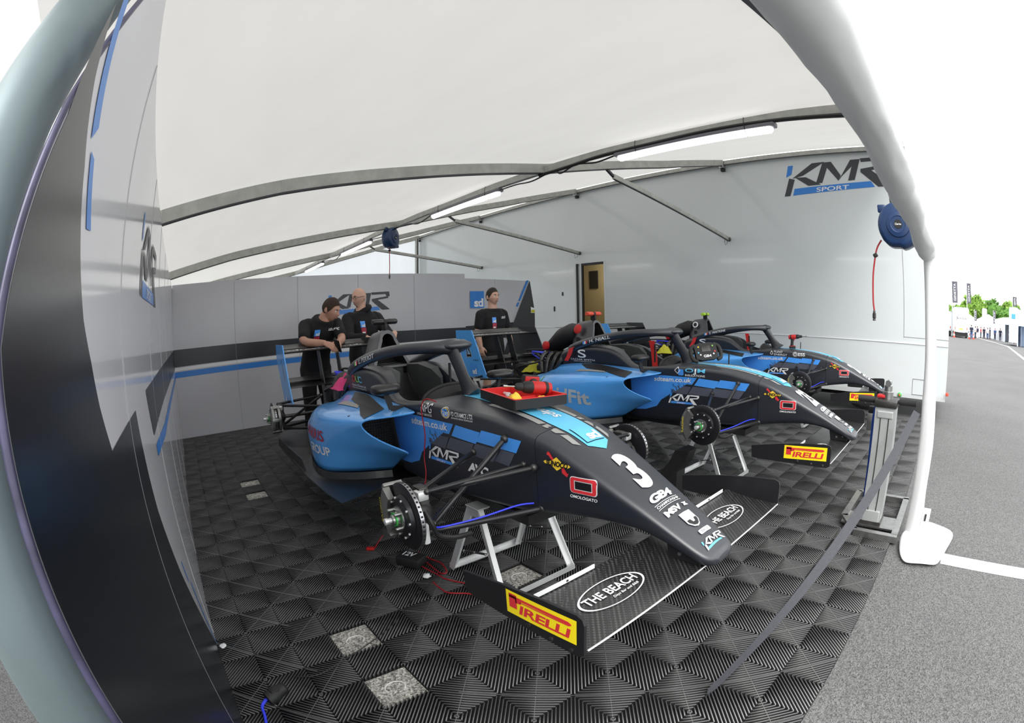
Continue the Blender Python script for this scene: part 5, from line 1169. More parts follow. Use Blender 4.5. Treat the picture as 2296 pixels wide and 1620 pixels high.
def drill(loc, rot, label, lying=True):
    """battery driver: body along +x, grip along -z"""
    t = bpy.data.objects.new('cordless_drill', None); COL.objects.link(t); t.location = loc; t.rotation_euler = rot; tag(t, label, 'drill', 'red and black cordless drills')
    ci = lambda x, r, sq=1.0: [Vector((x, r * math.cos(a), r * sq * math.sin(a))) for a in [2 * math.pi * i / 18 for i in range(18)]]
    b = MB(); b.loft([ci(-.085, .018), ci(-.08, .028), ci(-.03, .031), ci(.01, .031), ci(.02, .027)], 'tool_red'); b.loft([ci(-.06, .0318), ci(-.045, .0318)], 'matt_black', False, False); b.build('motor_body', t)
    b = MB(); b.loft([ci(.018, .028), ci(.03, .030), ci(.055, .027), ci(.066, .020)], 'matt_black'); b.loft([ci(.064, .017), ci(.07, .019), ci(.095, .017), ci(.105, .009)], 'rubber'); b.build('chuck', t)
    b = MB(); b.tube([(.10, 0, 0), (.150, 0, 0)], .0035, 'steel', 8); b.tube([(.145, 0, 0), (.165, 0, 0)], .006, 'steel', 8); b.build('driver_bit', t)
    b = MB(); S = []
    for k, (x, z, a, w_) in enumerate(((-.035, -.015, .024, .018), (-.038, -.05, .021, .016), (-.045, -.09, .021, .016), (-.05, -.115, .026, .02))):
        S.append([Vector((x + a * math.cos(q), w_ * math.sin(q), z)) for q in [2 * math.pi * i / 14 for i in range(14)]])
    b.loft(S, 'rubber'); b.build('grip', t)
    b = MB(); b.box((-.012, 0, -.035), (.012, .012, .026), 'tool_red', bev=.003); b.build('trigger', t)
    b = MB(); b.box((-.043, 0, -.135), (.085, .06, .04), 'rubber', bev=.008); b.box((-.043, 0, -.117), (.078, .055, .012), 'tool_red', bev=.004); b.build('battery', t)
    return t
p = in_tray((.085, .03, .072)); dm = Matrix(((0, 0, 1), (-1, 0, 0), (0, -1, 0))); dm = Matrix.Rotation(TY, 3, 'Z') @ Matrix.Rotation(R(-8), 3, 'X') @ Matrix.Rotation(R(8), 3, 'Y') @ dm
drill(p, dm.to_euler(), 'red and black cordless drill lying in the open tool tray')
drill(on_car(car1, -.27, 0, .968 + .157), (0, R(-6), R(12)), 'red and black cordless drill standing upright on the car beside the trailer')
def pebble(name, label, cat, p, r, m, seed, group=None, sq=.5):
    b = MB(); b.ball((0, 0, 0), r, m, 14, 9); me = b.mesh(name)
    for v in me.vertices: v.co *= 1 + .45 * noise.noise(v.co / r * 1.4 + Vector((seed, 0, 0))); v.co.z *= sq
    return put(name, me, None, label, cat, group, loc=p)
def cloth(name, label, p, sx, sy, h, m, seed, rz=0):
    n = 15; V = []; F = []
    for i in range(n):
        for j in range(n):
            a, c = i / (n - 1) - .5, j / (n - 1) - .5; rr = math.hypot(a, c) * 2
            z = h * max(0, 1 - rr ** 1.7) + h * .55 * noise.noise((a * 6 + seed, c * 6, seed)) * max(0, 1.1 - rr * .8); k = 1 - .18 * noise.noise((a * 4, c * 4, seed + 3))
            V.append((a * sx * k, c * sy * k, max(.001, z + .003)))
    for i in range(n - 1):
        for j in range(n - 1): F.append((i * n + j, i * n + j + 1, (i + 1) * n + j + 1, (i + 1) * n + j))
    b = MB(); b.add(V, F, m); o = b.build(name, label=label, cat='cloth', ang=70, loc=p); o.rotation_euler = (0, 0, rz); s = o.modifiers.new('s', 'SUBSURF'); s.levels = s.render_levels = 1; s = o.modifiers.new('t', 'SOLIDIFY'); s.thickness = .003; return o
cloth('cleaning_cloth', 'bright pink cloth bundled behind the cockpit of the nearest car', on_car(car3, -1.93, -.22, .90), .24, .20, .10, 'pink_cloth', 2)
cloth('cleaning_cloth', 'yellow cloth lying on the engine of the middle car', on_car(car2, -2.28, -.16, .78), .26, .16, .10, 'yellow_cloth', 5, .4)
cloth('cleaning_cloth', 'yellow cloth draped over the engine of the car beside the trailer', on_car(car1, -2.1, -.30, .83), .22, .16, .11, 'yellow_cloth', 8, .4)
cloth('leather_glove', 'yellow leather glove bundled in the open tool tray under the drill', in_tray((.10, -.085, .010)), .11, .075, .045, 'decal_yellow', 4, TY); bpy.data.objects['leather_glove']['category'] = 'glove'
cloth('leather_glove', 'folded yellow glove in the far corner of the open tool tray', in_tray((.155, .03, .010)), .06, .10, .030, 'decal_yellow', 9, TY); bpy.data.objects['leather_glove.001']['category'] = 'glove'
pebble('tape_roll', 'bright green tape roll in the open tool tray', 'tape', in_tray((-.165, .085, .024)), .020, 'decal_green', 3)
pebble('tape_roll', 'dark green lump in the open tool tray beside the drill grip', 'tape', in_tray((-.06, .085, .024)), .028, 'bark', 6)
for i, (a, c, m, lb) in enumerate((((-.185, -.01), (-.06, .015), 'alu_white', 'white handled screwdriver in the open tool tray, nearest its left end'), ((-.15, -.06), (-.02, -.09), 'tool_red', 'red handled screwdriver in the open tool tray along its near side'), ((-.13, -.02), (.0, -.05), 'alu_white', 'white handled screwdriver in the open tool tray beside the yellow glove'))):
    t = empty('screwdriver', in_tray((a[0], a[1], .016)), lb, 'screwdriver', 'screwdrivers in the tool tray'); e = in_tray((c[0], c[1], .016)) - in_tray((a[0], a[1], .016)); d0 = e.normalized()
    b = MB(); b.lathe((0, 0, 0), d0, [(.005, 0), (.008, .006), (.0075, .03), (.009, .05), (.005, .058)], m, 10); b.build('handle', t); b = MB(); b.tube([d0 * .056, d0 * e.length], .0028, 'steel', 8); b.build('shaft', t)

# steering wheel resting against the halo of the middle car
sw = bpy.data.objects.new('steering_wheel', None); COL.objects.link(sw); sw.location = on_car(car2, -.33, -.05, 1.065); sw.rotation_euler = (R(12), R(62), R(-28))
tag(sw, 'black racing steering wheel with a grey screen propped on the nose of the middle car', 'steering wheel')
b = MB(); b.prism([(-.07, -.10), (.05, -.10), (.065, -.06), (.065, .06), (.05, .10), (-.07, .10), (-.085, .05), (-.085, -.05)], (0, 0, 0), (1, 0, 0), (0, 1, 0), .035, 'matt_black'); b.build('wheel_plate', sw, smooth=False)
for s in (1, -1):
    b = MB(); b.tube(smooth_path([(-.075, s * .085, 0), (-.05, s * .125, .0), (.0, s * .135, 0), (.05, s * .125, 0), (.065, s * .09, 0)]), .017, 'rubber', 10); b.build('hand_grip', sw)
b = MB(); b.box((-.03, 0, .019), (.05, .08, .004), 'dark_steel', bev=.002); b.build('screen', sw)
for i, (x, y, m) in enumerate(((.02, .06, 'decal_white'), (.02, -.06, 'decal_white'), (-.05, .065, 'decal_green'), (-.05, -.065, 'decal_yellow'), (.0, .075, 'decal_red'), (.0, -.075, 'livery_cyan'))):
    b = MB(); b.lathe((x, y, .017), (0, 0, 1), [(.007, 0), (.007, .006)], m, 10); b.build('button', sw)
d = Decal(); vs, fs, _ = text2d('GB4', .03); d.put((vs, fs, 1), (.045, -.035, .019), (.045, .035, .019), (.022, -.035, .019), 'decal_white', 0); d.build('wheel_lettering', sw)

# electric lift post in front of the middle car
jk = empty('lift_post', (-.20, 1.86, 0), 'tall grey steel lift post on a square foot in front of the middle car', 'lift')
b = MB()
b.bar((.215, -.30, .022), (.215, .46, .022), .05, .044, 'steel'); b.bar((-.085, -.32, .022), (.24, -.32, .022), .05, .044, 'steel'); b.bar((-.21, -.12, .022), (-.21, .46, .022), .05, .044, 'steel'); b.bar((-.085, -.32, .022), (-.21, -.10, .022), .05, .044, 'steel'); b.bar((-.21, .46, .022), (.24, .46, .022), .05, .044, 'steel'); b.box((.0, -.10, .028), (.42, .22, .012), 'steel'); b.build('foot_frame', jk, smooth=False)
b = MB(); b.prism([(-.075, -.08), (.075, -.08), (.075, .07), (.045, .095), (-.045, .095), (-.075, .07)], (0, -.09, .435), (1, 0, 0), (0, 1, 0), .80, 'jack_grey')
b.bar((-.03, -.173, .06), (-.03, -.173, .80), .006, .004, 'dark_steel'); b.bar((.03, -.173, .06), (.03, -.173, .80), .006, .004, 'dark_steel')
b.box((0, -.168, .09), (.13, .02, .09), 'jack_grey', bev=.008); b.box((0, -.168, .79), (.12, .02, .05), 'jack_grey', bev=.008); b.box((0, -.09, .045), (.17, .19, .02), 'dark_steel'); b.build('column', jk, smooth=False)
b = MB(); b.box((0, -.09, .86), (.165, .19, .05), 'dark_steel', bev=.01); b.lathe((0, -.09, .88), (0, 0, 1), [(.04, 0), (.04, .05), (.03, .055), (.03, .09), (.022, .095), (.022, .12)], 'steel', 16); b.lathe((0, -.12, .985), (0, 1, 0), [(.022, 0), (.022, .06)], 'steel', 14); b.build('lift_head', jk)
for s in (-1, 1):
    b = MB(); b.tube([(s * .08, -.09, .87), (s * .10, -.09, .87), (s * .215, -.09, .870)], [.012, .021, .021], 'rubber', 12); b.build('handle', jk)
b = MB(); b.box((-.045, -.10, .90), (.06, .06, .02), 'tool_red', bev=.006); b.build('release_lever', jk)
b = MB(); b.tube(smooth_path([(-.085, -.03, .84), (-.10, -.02, .7), (-.095, -.02, .4), (-.09, -.02, .08)]), .014, 'jack_blue', 8); b.build('hydraulic_hose', jk)
b = MB(); b.box((-.13, .02, .70), (.05, .05, .12), 'steel', bev=.004); b.box((-.125, .02, .78), (.05, .05, .05), 'matt_black', bev=.006); b.build('lift_bracket', jk)

hose_reel((-.13, 2.02, 2.06), R(-92), 'blue hose reel beside the rolled curtain, short red hose hanging from it', [(0, -.155, -.10), (0, -.19, -.15), (0, -.21, -.21), (0, -.235, -.35), (.0, -.24, -.52), (0, -.232, -.60)], .70)
hose_reel((-6.95, 1.74, 2.70), R(35), 'blue hose reel hanging from the roof purlin far back above the partition', [(0, -.03, -.15), (0, -.03, -.17), (0, -.03, -.20), (0, -.03, -.30), (0, -.025, -.45), (0, -.03, -.58)], .05)

# leads and litter on the floor
def lead(name, pts, r, m, label, cat='wire', n=6): b = MB(); b.tube(smooth_path(pts, n), r, m, 6); return b.build(name, label=label, cat=cat)
lead('charging_lead', [(-2.35, -.49, .005), (-2.2, -.47, .005), (-2.10, -.47, .006), (-1.98, -.45, .005), (-1.91, -.44, .005), (-1.80, -.38, .005), (-1.6, -.25, .005)], .004, 'wire_red', 'red lead running along the floor from below the nearest brake disc')
lead('charging_lead', [(-2.30, -.40, .005), (-2.17, -.39, .012), (-2.06, -.375, .02), (-1.97, -.40, .012), (-1.99, -.43, .006), (-2.10, -.43, .01), (-2.25, -.42, .005)], .004, 'wire_red', 'red lead looped on the floor beside the nearest brake disc')
lead('charging_lead', [(-1.93, -.515, .005), (-1.85, -.52, .005), (-1.78, -.51, .005), (-1.70, -.43, .005), (-1.6, -.40, .005)], .004, 'wire_red', 'short red lead vanishing under the front wing endplate')
lead('signal_wire', [(-1.94, -.51, .006), (-1.91, -.58, .006), (-1.84, -.70, .005), (-1.70, -.88, .005), (-1.62, -1.05, .005), (-1.56, -1.22, .005), (-1.52, -1.36, .005), (-1.55, -1.46, .005)], .0026, 'wire_black', 'thin black wire snaking over the tiles towards the blue cable')
t = empty('wire_plug', (-2.52, -.63, 0), 'small red plug with a short wire lying on the dark tiles', 'plug'); b = MB(); b.box((0, 0, .012), (.05, .026, .02), 'tool_red', rotm(0, 0, 1.0), .004); b.build('plug_body', t); b = MB(); b.tube(smooth_path([(.02, .02, .012), (-.02, .07, .03), (-.05, .12, .05)]), .004, 'wire_red', 6); b.build('plug_wire', t)
t = empty('battery_pack', (-2.20, -.50, 0), 'black battery pack with white lettering on the floor below the nearest brake disc', 'battery', rz=.5); b = MB(); b.box((0, 0, .03), (.16, .11, .06), 'matt_black', bev=.012); b.build('battery_case', t); d = Decal(); vs, fs, _ = text2d('12V', .03); d.put((vs, fs, 1), (-.05, -.02, .061), (.03, -.02, .061), (-.05, .03, .061), 'decal_white', 0); d.build('battery_lettering', t)
pebble('paper_scrap', 'small crumpled white scrap on the tiles beside the red leads', 'paper', (-1.995, -.515, .016), .022, 'decal_white', 11, sq=.6)
pebble('paper_scrap', 'torn white scrap at the foot of the glossy left wall', 'paper', (-1.93, -1.745, .006), .020, 'decal_white', 15, sq=.3)
lead('car_lead', [(-1.5 - .44, -.11 - .27, .975), (-1.5 - .50, -.11 - .30, .985), (-1.5 - .53, -.11 - .31, .93), (-1.5 - .52, -.11 - .305, .80), (-1.5 - .54, -.11 - .31, .68), (-1.5 - .5, -.11 - .33, .60), (-1.5 - .38, -.11 - .42, .55), (-1.5 - .2, -.11 - .55, .60), (-1.5 - .12, -.11 - .6, .62)],   .003, 'wire_red', 'thin red and black lead hanging down the flank of the nearest car')
t = empty('power_plug', (-1.45, -1.585, 0), 'black round power plug on the tiles with a blue cable leaving it', 'plug'); b = MB(); b.lathe((0, .0, .03), (-.3, .9, .15), [(.02, -.05), (.032, -.045), (.034, 0), (.028, .01), (.028, .05), (.020, .06)], 'matt_black', 16); b.box((.0, .0, .04), (.04, .05, .05), 'matt_black', rotm(0, 0, .3), .01); b.build('plug_body', t)
b = MB(); b.tube(smooth_path([(.01, -.04, .03), (.04, -.08, .02), (.10, -.09, .008), (.2, -.12, .008), (.3, -.2, .008), (.5, -.25, .008)]), .007, 'wire_blue', 8); b.build('plug_cable', t)
# bodywork left on the floor between the cars
t = empty('bodywork_panel', (-1.78, 1.55, 0), 'dark curved bodywork panel standing on the floor between the two nearer cars', 'car panel')
b = MB(); b.loft([[Vector((x + w_ * a, y, z)) for a, y in ((-.5, -.02), (.5, -.03), (.5, .02), (-.5, .03))] for x, z, w_ in ((0, 0, .20), (.02, .18, .20), (.07, .26, .17), (.10, .36, .15))] and [[Vector((x + a * w_, (y + .0), z)) for a, y in ((-.5, -.10), (.5, -.06), (.5, .06), (-.5, .10))] for x, z, w_ in ((0, .0, .12), (.0, .20, .12), (.06, .27, .11), (.11, .38, .10))], 'carbon_black'); b.build('panel_shell', t, ang=30)
b = MB(); b.tube(smooth_path([(-.08, .64, .56), (-.07, .67, .50), (-.08, .69, .40), (-.10, .68, .34), (-.14, .67, .42), (-.12, .64, .53)]), .014, 'red_fabric', 8); b.build('lifting_strap', car3)
# painted lines, parked traffic
def flat(name, pl, z, m): b = MB(); b.add([(x, y, z) for x, y in pl], [tuple(range(len(pl)))], m); return b.build(name, kind='structure')
flat('ground_marking', [(.40, 1.385), (.40, 1.545), (3.0, 1.40), (3.0, 1.24)], -.018, 'paint_line')
flat('ground_marking', [(5.7, 28.0), (5.95, 28.0), (8.2, 52), (6.9, 82), (6.7, 82), (7.95, 52)], -.017, 'paint_line')
# ------------------------------------------------------------------ people
def fuse(mb, name, voxel, sm=6):
    me = mb.mesh(name); o = bpy.data.objects.new('t', me); COL.objects.link(o)
    r = o.modifiers.new('r', 'REMESH'); r.mode = 'VOXEL'; r.voxel_size = voxel; r.use_smooth_shade = True
    s = o.modifiers.new('s', 'SMOOTH'); s.factor = .5; s.iterations = sm
    m = bpy.data.meshes.new_from_object(o.evaluated_get(bpy.context.evaluated_depsgraph_get())); bpy.data.objects.remove(o)
    m.polygons.foreach_set('use_smooth', [True] * len(m.polygons)); return m
def limb(b, pts, rs, m, n=14): b.tube(smooth_path(pts, 5), list(np.interp(np.linspace(0, 1, (len(pts) - 1) * 5 + 1), np.linspace(0, 1, len(rs)), rs)), m, n); b.ball(pts[0], rs[0], m, 12, 8); b.ball(pts[-1], rs[-1], m, 12, 8)
def torso(b, path, side, prof, m, grow=0.0):
    P = smooth_path(path, 6); n = len(P); S = []; side = Vector(side).normalized()
    for i, p in enumerate(P):
        t = i / (n - 1); w_ = np.interp(t, [q[0] for q in prof], [q[1] for q in prof]) + grow; d_ = np.interp(t, [q[0] for q in prof], [q[2] for q in prof]) + grow
        tan = (P[min(i + 1, n - 1)] - P[max(i - 1, 0)]).normalized(); fr = tan.cross(side).normalized(); sd = fr.cross(tan).normalized()
        S.append([p + sd * w_ * math.copysign(abs(math.cos(a)) ** .85, math.cos(a)) + fr * d_ * math.copysign(abs(math.sin(a)) ** .85, math.sin(a)) for a in [2 * math.pi * k / 24 for k in range(24)]])
    b.loft(S, m)
def frame(fwd, up=(0, 0, 1)):
    f = Vector(fwd).normalized(); u = Vector(up); l = u.cross(f).normalized(); u = f.cross(l).normalized(); return Matrix((f, l, u)).transposed()
def head_mesh(b, c, fr, m):
    """face towards local +x, ears along y"""
    n, k = 40, 30; V = []; F = []
    G = lambda x, s: math.exp(-(x / s) ** 2)
    for i in range(k + 1):
        ph = math.pi * i / k
        for j in range(n):
            th = 2 * math.pi * j / n; x, y, z = math.sin(ph) * math.cos(th), math.sin(ph) * math.sin(th), math.cos(ph)
            px, py, pz = x * .098, y * .077, z * .118
            lo = max(0, -z)
            py *= 1 - .34 * lo ** 1.3; px = px * (1 - .10 * lo) + .012 * lo
            if x < 0 and z < 0: px *= 1 - .35 * lo
            if x < 0 and z > 0: px *= 1.05
            fx = max(0, x)
            px += fx ** 3 * (.026 * G(py, .013) * G(pz + .022, .026) + .008 * G(py, .009) * G(pz - .005, .03))      # nose
            px -= fx ** 2 * .013 * (G(py - .031, .017) + G(py + .031, .017)) * G(pz - .012, .014)                     # eye sockets
            px += fx ** 2 * .006 * (G(py - .030, .03) + G(py + .030, .03)) * G(pz - .034, .012)                       # brow
            px += fx ** 2 * (.007 * G(py, .022) * G(pz + .062, .008) - .004 * G(py, .03) * G(pz + .054, .004) + .006 * G(py, .02) * G(pz + .073, .008))   # lips
            px += fx ** 2 * .010 * G(py, .022) * G(pz + .102, .016)                                                    # chin
            px += fx ** 2 * .005 * (G(py - .045, .02) + G(py + .045, .02)) * G(pz + .02, .02)                          # cheeks
            V.append(Vector(c) + fr @ Vector((px, py, pz)))
    for i in range(k):
        for j in range(n): F.append((i * n + j, i * n + (j + 1) % n, (i + 1) * n + (j + 1) % n, (i + 1) * n + j))
    b.add(V, F, m)
    for s in (1, -1):
        S = []
        for dy, r in ((.062, .8), (.076, 1), (.084, .95), (.088, .6)): S.append([Vector(c) + fr @ Vector((-.010 - (dy - .07) * .7 + .019 * r * math.cos(a), s * dy, -.004 + .032 * r * math.sin(a))) for a in [2 * math.pi * q / 12 for q in range(12)]])
        b.loft(S, m)
def hand(b, wrist, fwd, palm_up, s, m, curl=.5):
    """s: side of the thumb, +1 or -1 along local y"""
    fr = frame(fwd, palm_up); W = Vector(wrist); L = lambda x, y, z: W + fr @ Vector((x, y, z))
    S = []
    for x, w_, t in ((-.01, .026, .020), (.03, .036, .018), (.075, .042, .015), (.092, .040, .011)): S.append([L(x, w_ * math.cos(a), t * math.sin(a)) for a in [2 * math.pi * k / 14 for k in range(14)]])
    b.loft(S, m)
    for i, (y, ln) in enumerate(((.030, .072), (.010, .082), (-.010, .076), (-.029, .060))):
        c = curl * (.85 + .15 * i); pts = [L(.085, s * y, 0)]; a = 0
        for seg, da in ((.45, c * .7), (.32, c * 1.0), (.23, c * .7)): a += da; p0 = fr.inverted() @ (pts[-1] - W); pts.append(L(p0.x + ln * seg * math.cos(a), p0.y, p0.z - ln * seg * math.sin(a)))
        b.tube(pts, [.0095, .009, .0085, .0065], m, 9); b.ball(pts[-1], .0065, m, 8, 6); b.ball(pts[1], .0098, m, 8, 6); b.ball(pts[2], .009, m, 8, 6)
    t = [L(.015, s * .026, -.004), L(.045, s * .050, -.014), L(.068, s * .056, -.026), L(.088, s * .050, -.036)]; b.tube(t, [.014, .0115, .010, .007], m, 9); b.ball(t[-1], .007, m, 8, 6)
PROF = [(0, .155, .115), (.12, .16, .12), (.33, .145, .108), (.62, .168, .122), (.80, .178, .11), (.90, .12, .085), (1, .055, .055)]
def person(name, label, J, skin, hairm, shirt_sleeve, shorts=None, hood=False, glasses=False, hair='short', heavy=1.0):
    """J: joints in world space; x is towards the open front"""
    root = empty(name, (J['hip'][0], J['hip'][1], 0), label, 'person', 'people in black team clothing'); O = Vector(root.location)
    v = lambda k: Vector(J[k]) - O
    side = v('shL') - v('shR'); tp = [v('hip'), v('waist'), v('chest'), v('neck')]
    hip = v('hip'); hs = Vector((side.x, side.y, 0)).normalized()
    legs = {s: [hip + hs * .088 * k + Vector((0, 0, -.02)), v('kn' + s), v('an' + s)] for s, k in (('L', 1), ('R', -1))}
    arms = {s: [v('sh' + s), v('el' + s), v('wr' + s)] for s in 'LR'}
    b = MB(); torso(b, tp, side, PROF, skin)
    nk = v('neck'); hd = v('head'); fr = frame(J['face'], J.get('headup', (0, 0, 1)))
    limb(b, [nk - Vector((0, 0, .05)), nk + (hd - nk) * .3, hd - fr @ Vector((.015, 0, .06))], [.075, .062, .058], skin)
    head_mesh(b, hd, fr, skin)
    for s in 'LR':
        limb(b, arms[s], [.062, .050, .044, .042, .028], skin); limb(b, legs[s], [.088, .075, .058, .055, .038], skin)
        hand(b, arms[s][2], J['hd' + s], J['pu' + s], J['th' + s], skin, J.get('curl' + s, .5))
        an = legs[s][2]; fw = Vector((1, 0, 0)); limb(b, [an, an + Vector((.02, 0, -.04)), an + Vector((.15, 0, -.055))], [.04, .038, .03], skin)
    put('body', fuse(b, 'body', .0055, 4), root)
    g = .016
    b = MB(); pr = [(t, w_ * heavy, d_ * heavy) for t, w_, d_ in PROF[:-1]] + [(1, .088, .085)]
    low = hip + (tp[1] - hip) * -.25; torso(b, [low] + tp[1:], side, pr, 'shirt_black', g)
    for s in 'LR':
        A, E, W = arms[s]; sl = shirt_sleeve[s]; pts = [A, A.lerp(E, .5), A.lerp(E, min(sl, 1))] + ([E.lerp(W, sl - 1)] if sl > 1 else []); limb(b, pts, [.071, .068, .068] + ([.052] if sl > 1 else []), 'shirt_black')
        b.ball(v('sh' + s) * .8 + v('chest') * .0 + (v('neck')) * .2, (.075, .075, .066), 'shirt_black', 14, 10)
    if hood: b.tube(smooth_path([nk + fr @ Vector((.05, 0, -.01)), nk + fr @ Vector((.0, .085, .01)), nk + fr @ Vector((-.08, .06, .03)), nk + fr @ Vector((-.08, -.06, .03)), nk + fr @ Vector((.0, -.085, .01)), nk + fr @ Vector((.05, 0, -.01))]), .036, 'shirt_black', 10)
    shirt = put('shirt', fuse(b, 'shirt', .008, 5), root)
    # chest badges, laid on the cloth
    bv = bvh_of(shirt.data); D = Decal(bv); fw = side.cross(Vector((0, 0, 1))).normalized() * 1.0
    if fw.x < 0: fw = -fw
    sd = side.normalized(); ch = v('chest'); upv = (v('neck') - v('chest')).normalized(); cst = tuple(-fw)
    def P(a, c): return ch + sd * a + upv * c + fw * .1
    sd_mark(D, P(-.105, -.01), P(-.045, -.01), P(-.105, .065), 'livery_blue', 'decal_white', 1, cst); D.put(poly2d([(0, 0), (1, 0), (1, 1), (0, 1)]), P(-.10, -.085), P(-.04, -.085), P(-.10, -.015), 'decal_crimson', 1, cst); D.put(poly2d([(0, 0), (1, 0), (1, 1), (0, 1)]), P(-.09, -.08), P(-.055, -.08), P(-.09, -.062), 'decal_white', 2, cst)
    kmr(lambda sh_, m, l: D.put(sh_, P(.05, .045), P(.14, .045), P(.055, .075), m, l, cst), 'decal_white', 'decal_white'); D.build('badge', shirt)
    b = MB(); torso(b, [hip + Vector((0, 0, -.09)), hip, hip + (tp[1] - hip) * .55], side, [(0, .15, .11), (.5, .16, .122), (1, .15, .115)], 'trouser_black', .012)
    for s in 'LR':
        A, K, N = legs[s]
        if shorts: limb(b, [A, A.lerp(K, .5), A.lerp(K, shorts)], [.108, .10, .092], 'trouser_black')
        else: limb(b, [A, K, N + Vector((0, 0, .02))], [.105, .09, .075, .07, .06], 'trouser_black')
    put('trousers', fuse(b, 'trousers', .009, 5), root)
    for s in 'LR':
        an = legs[s][2]; b = MB(); b.loft([[an + Vector((x, w_ * math.cos(a), -.08 + h_ * max(-.0, math.sin(a)) )) for a in [2 * math.pi * q / 16 for q in range(16)]] for x, w_, h_ in ((-.075, .025, .05), (-.06, .042, .09), (.0, .048, .11), (.08, .052, .065), (.16, .048, .045), (.20, .025, .03))], 'rubber'); put('shoe', b.mesh('shoe'), root)
    # eyes, hair, glasses
    for s in (1, -1):
        b = MB(); b.ball(hd + fr @ Vector((.0775, s * .031, .012)), .0112, 'eye_white', 12, 8); b.ball(hd + fr @ Vector((.0855, s * .031, .012)), .0052, 'eye_dark', 8, 6); put('eye', b.mesh('eye'), root)
        b = MB(); b.tube([hd + fr @ Vector((.096, s * .016, .030)), hd + fr @ Vector((.096, s * .032, .035)), hd + fr @ Vector((.084, s * .050, .029))], [.003, .004, .002], hairm, 6); put('eyebrow', b.mesh('eyebrow'), root)
    b = MB(); b.tube(smooth_path([hd + fr @ Vector((.083, .024, -.059)), hd + fr @ Vector((.099, .008, -.057)), hd + fr @ Vector((.099, -.008, -.057)), hd + fr @ Vector((.083, -.024, -.059))]), .0035, 'lip', 6); put('mouth', b.mesh('mouth'), root)
    if hair != 'bald':
        b = MB(); n, k = 36, 16; V = []; F = []; 
        for i in range(k + 1):
            for j in range(n):
                th = 2 * math.pi * j / n; c_ = math.cos(th)
                front = np.interp(c_, [-1, -.3, .25, .7, 1], [2.12, 1.95, 1.62, 1.02, .92]); ph = front * i / k
                x, y, z = math.sin(ph) * math.cos(th), math.sin(ph) * math.sin(th), math.cos(ph); lo = max(0, -z); th_ = .013 * (1 - (i / k) ** 3) + .003
                if hair == 'crop' and i > k * .55: th_ *= .75
                px, py, pz = x * (.098 + th_) * (1.04 if x < 0 else 1), y * (.077 + th_ * .8), z * (.118 + th_ * 1.1); py *= 1 - .34 * lo ** 1.3
                if x < 0 and z < 0: px *= 1 - .35 * lo
                q = Vector((px, py, pz)); q *= 1 + .012 * noise.noise(q * 60); V.append(hd + fr @ q)
        for i in range(k):
            for j in range(n): F.append((i * n + j, i * n + (j + 1) % n, (i + 1) * n + (j + 1) % n, (i + 1) * n + j))
        b.add(V, F, hairm); put('hair', b.mesh('hair', ang=80), root)
    if glasses:
        b = MB()
        for s in (1, -1): b.tube([hd + fr @ Vector((.104 - abs(.024 * math.cos(a)) * .1, s * .033 + .024 * math.cos(a), .008 + .017 * math.sin(a))) for a in [2 * math.pi * q / 16 for q in range(17)]], .0022, 'glass_dark', 6); b.tube([hd + fr @ Vector((.100, s * .057, .014)), hd + fr @ Vector((.06, s * .080, .016)), hd + fr @ Vector((-.015, s * .084, .012))], .0025, 'glass_dark', 6)
        b.tube([hd + fr @ Vector((.106, .010, .012)), hd + fr @ Vector((.106, -.010, .012))], .002, 'glass_dark', 6); put('glasses', b.mesh('glasses'), root)
    return root
pA = person('person', 'brown-haired person in a black t-shirt, forearms resting on a rear wing', dict(
    hip=(-5.24, -.06, .94), waist=(-5.17, -.06, 1.09), chest=(-5.05, -.05, 1.29), neck=(-4.95, -.02, 1.465), head=(-4.875, .045, 1.545), face=(.70, .64, -.42), headup=(.15, .1, 1),
    shR=(-4.985, -.235, 1.395), shL=(-5.0, .145, 1.395), elR=(-4.77, -.30, 1.245), elL=(-4.77, .12, 1.245), wrR=(-4.525, -.155, 1.218), wrL=(-4.525, .0, 1.215), hdR=(.75, .62, -.38), hdL=(.85, -.38, -.40), puR=(-.1, -.5, .8), puL=(.1, .5, .8), thR=1, thL=-1, curlR=.45, curlL=.5,
    knL=(-5.20, .05, .50), knR=(-5.20, -.17, .50), anL=(-5.27, .07, .09), anR=(-5.27, -.19, .09)), 'skin', 'hair_brown', {'L': .72, 'R': .72}, hair='short')
b = MB(); b.box((0, 0, 0), (.075, .012, .15), 'matt_black', bev=.005); ph = b.build('phone', label='black phone held in both hands over the rear wing', cat='phone', loc=(-4.40, -.055, 1.185)); ph.rotation_euler = (R(35), R(20), R(30))
pB = person('person', 'bald person with dark glasses in a black hooded top behind the nearest car', dict(
    hip=(-5.50, .66, .97), waist=(-5.48, .65, 1.12), chest=(-5.45, .64, 1.34), neck=(-5.42, .62, 1.525), head=(-5.40, .585, 1.685), face=(.34, -.90, -.18),
    shR=(-5.40, .42, 1.44), shL=(-5.47, .85, 1.435), elR=(-5.20, .38, 1.22), elL=(-5.27, .93, 1.20), wrR=(-4.98, .50, 1.22), wrL=(-4.99, .86, 1.25), hdR=(.8, .5, -.1), hdL=(.8, -.5, -.1), puR=(0, 0, 1), puL=(0, 0, 1), thR=1, thL=-1,
    knL=(-5.47, .76, .52), knR=(-5.47, .55, .52), anL=(-5.52, .78, .09), anR=(-5.52, .53, .09)), 'skin_pale', 'hair_dark', {'L': 1.05, 'R': 1.85}, hood=True, glasses=True, hair='bald', heavy=1.1)
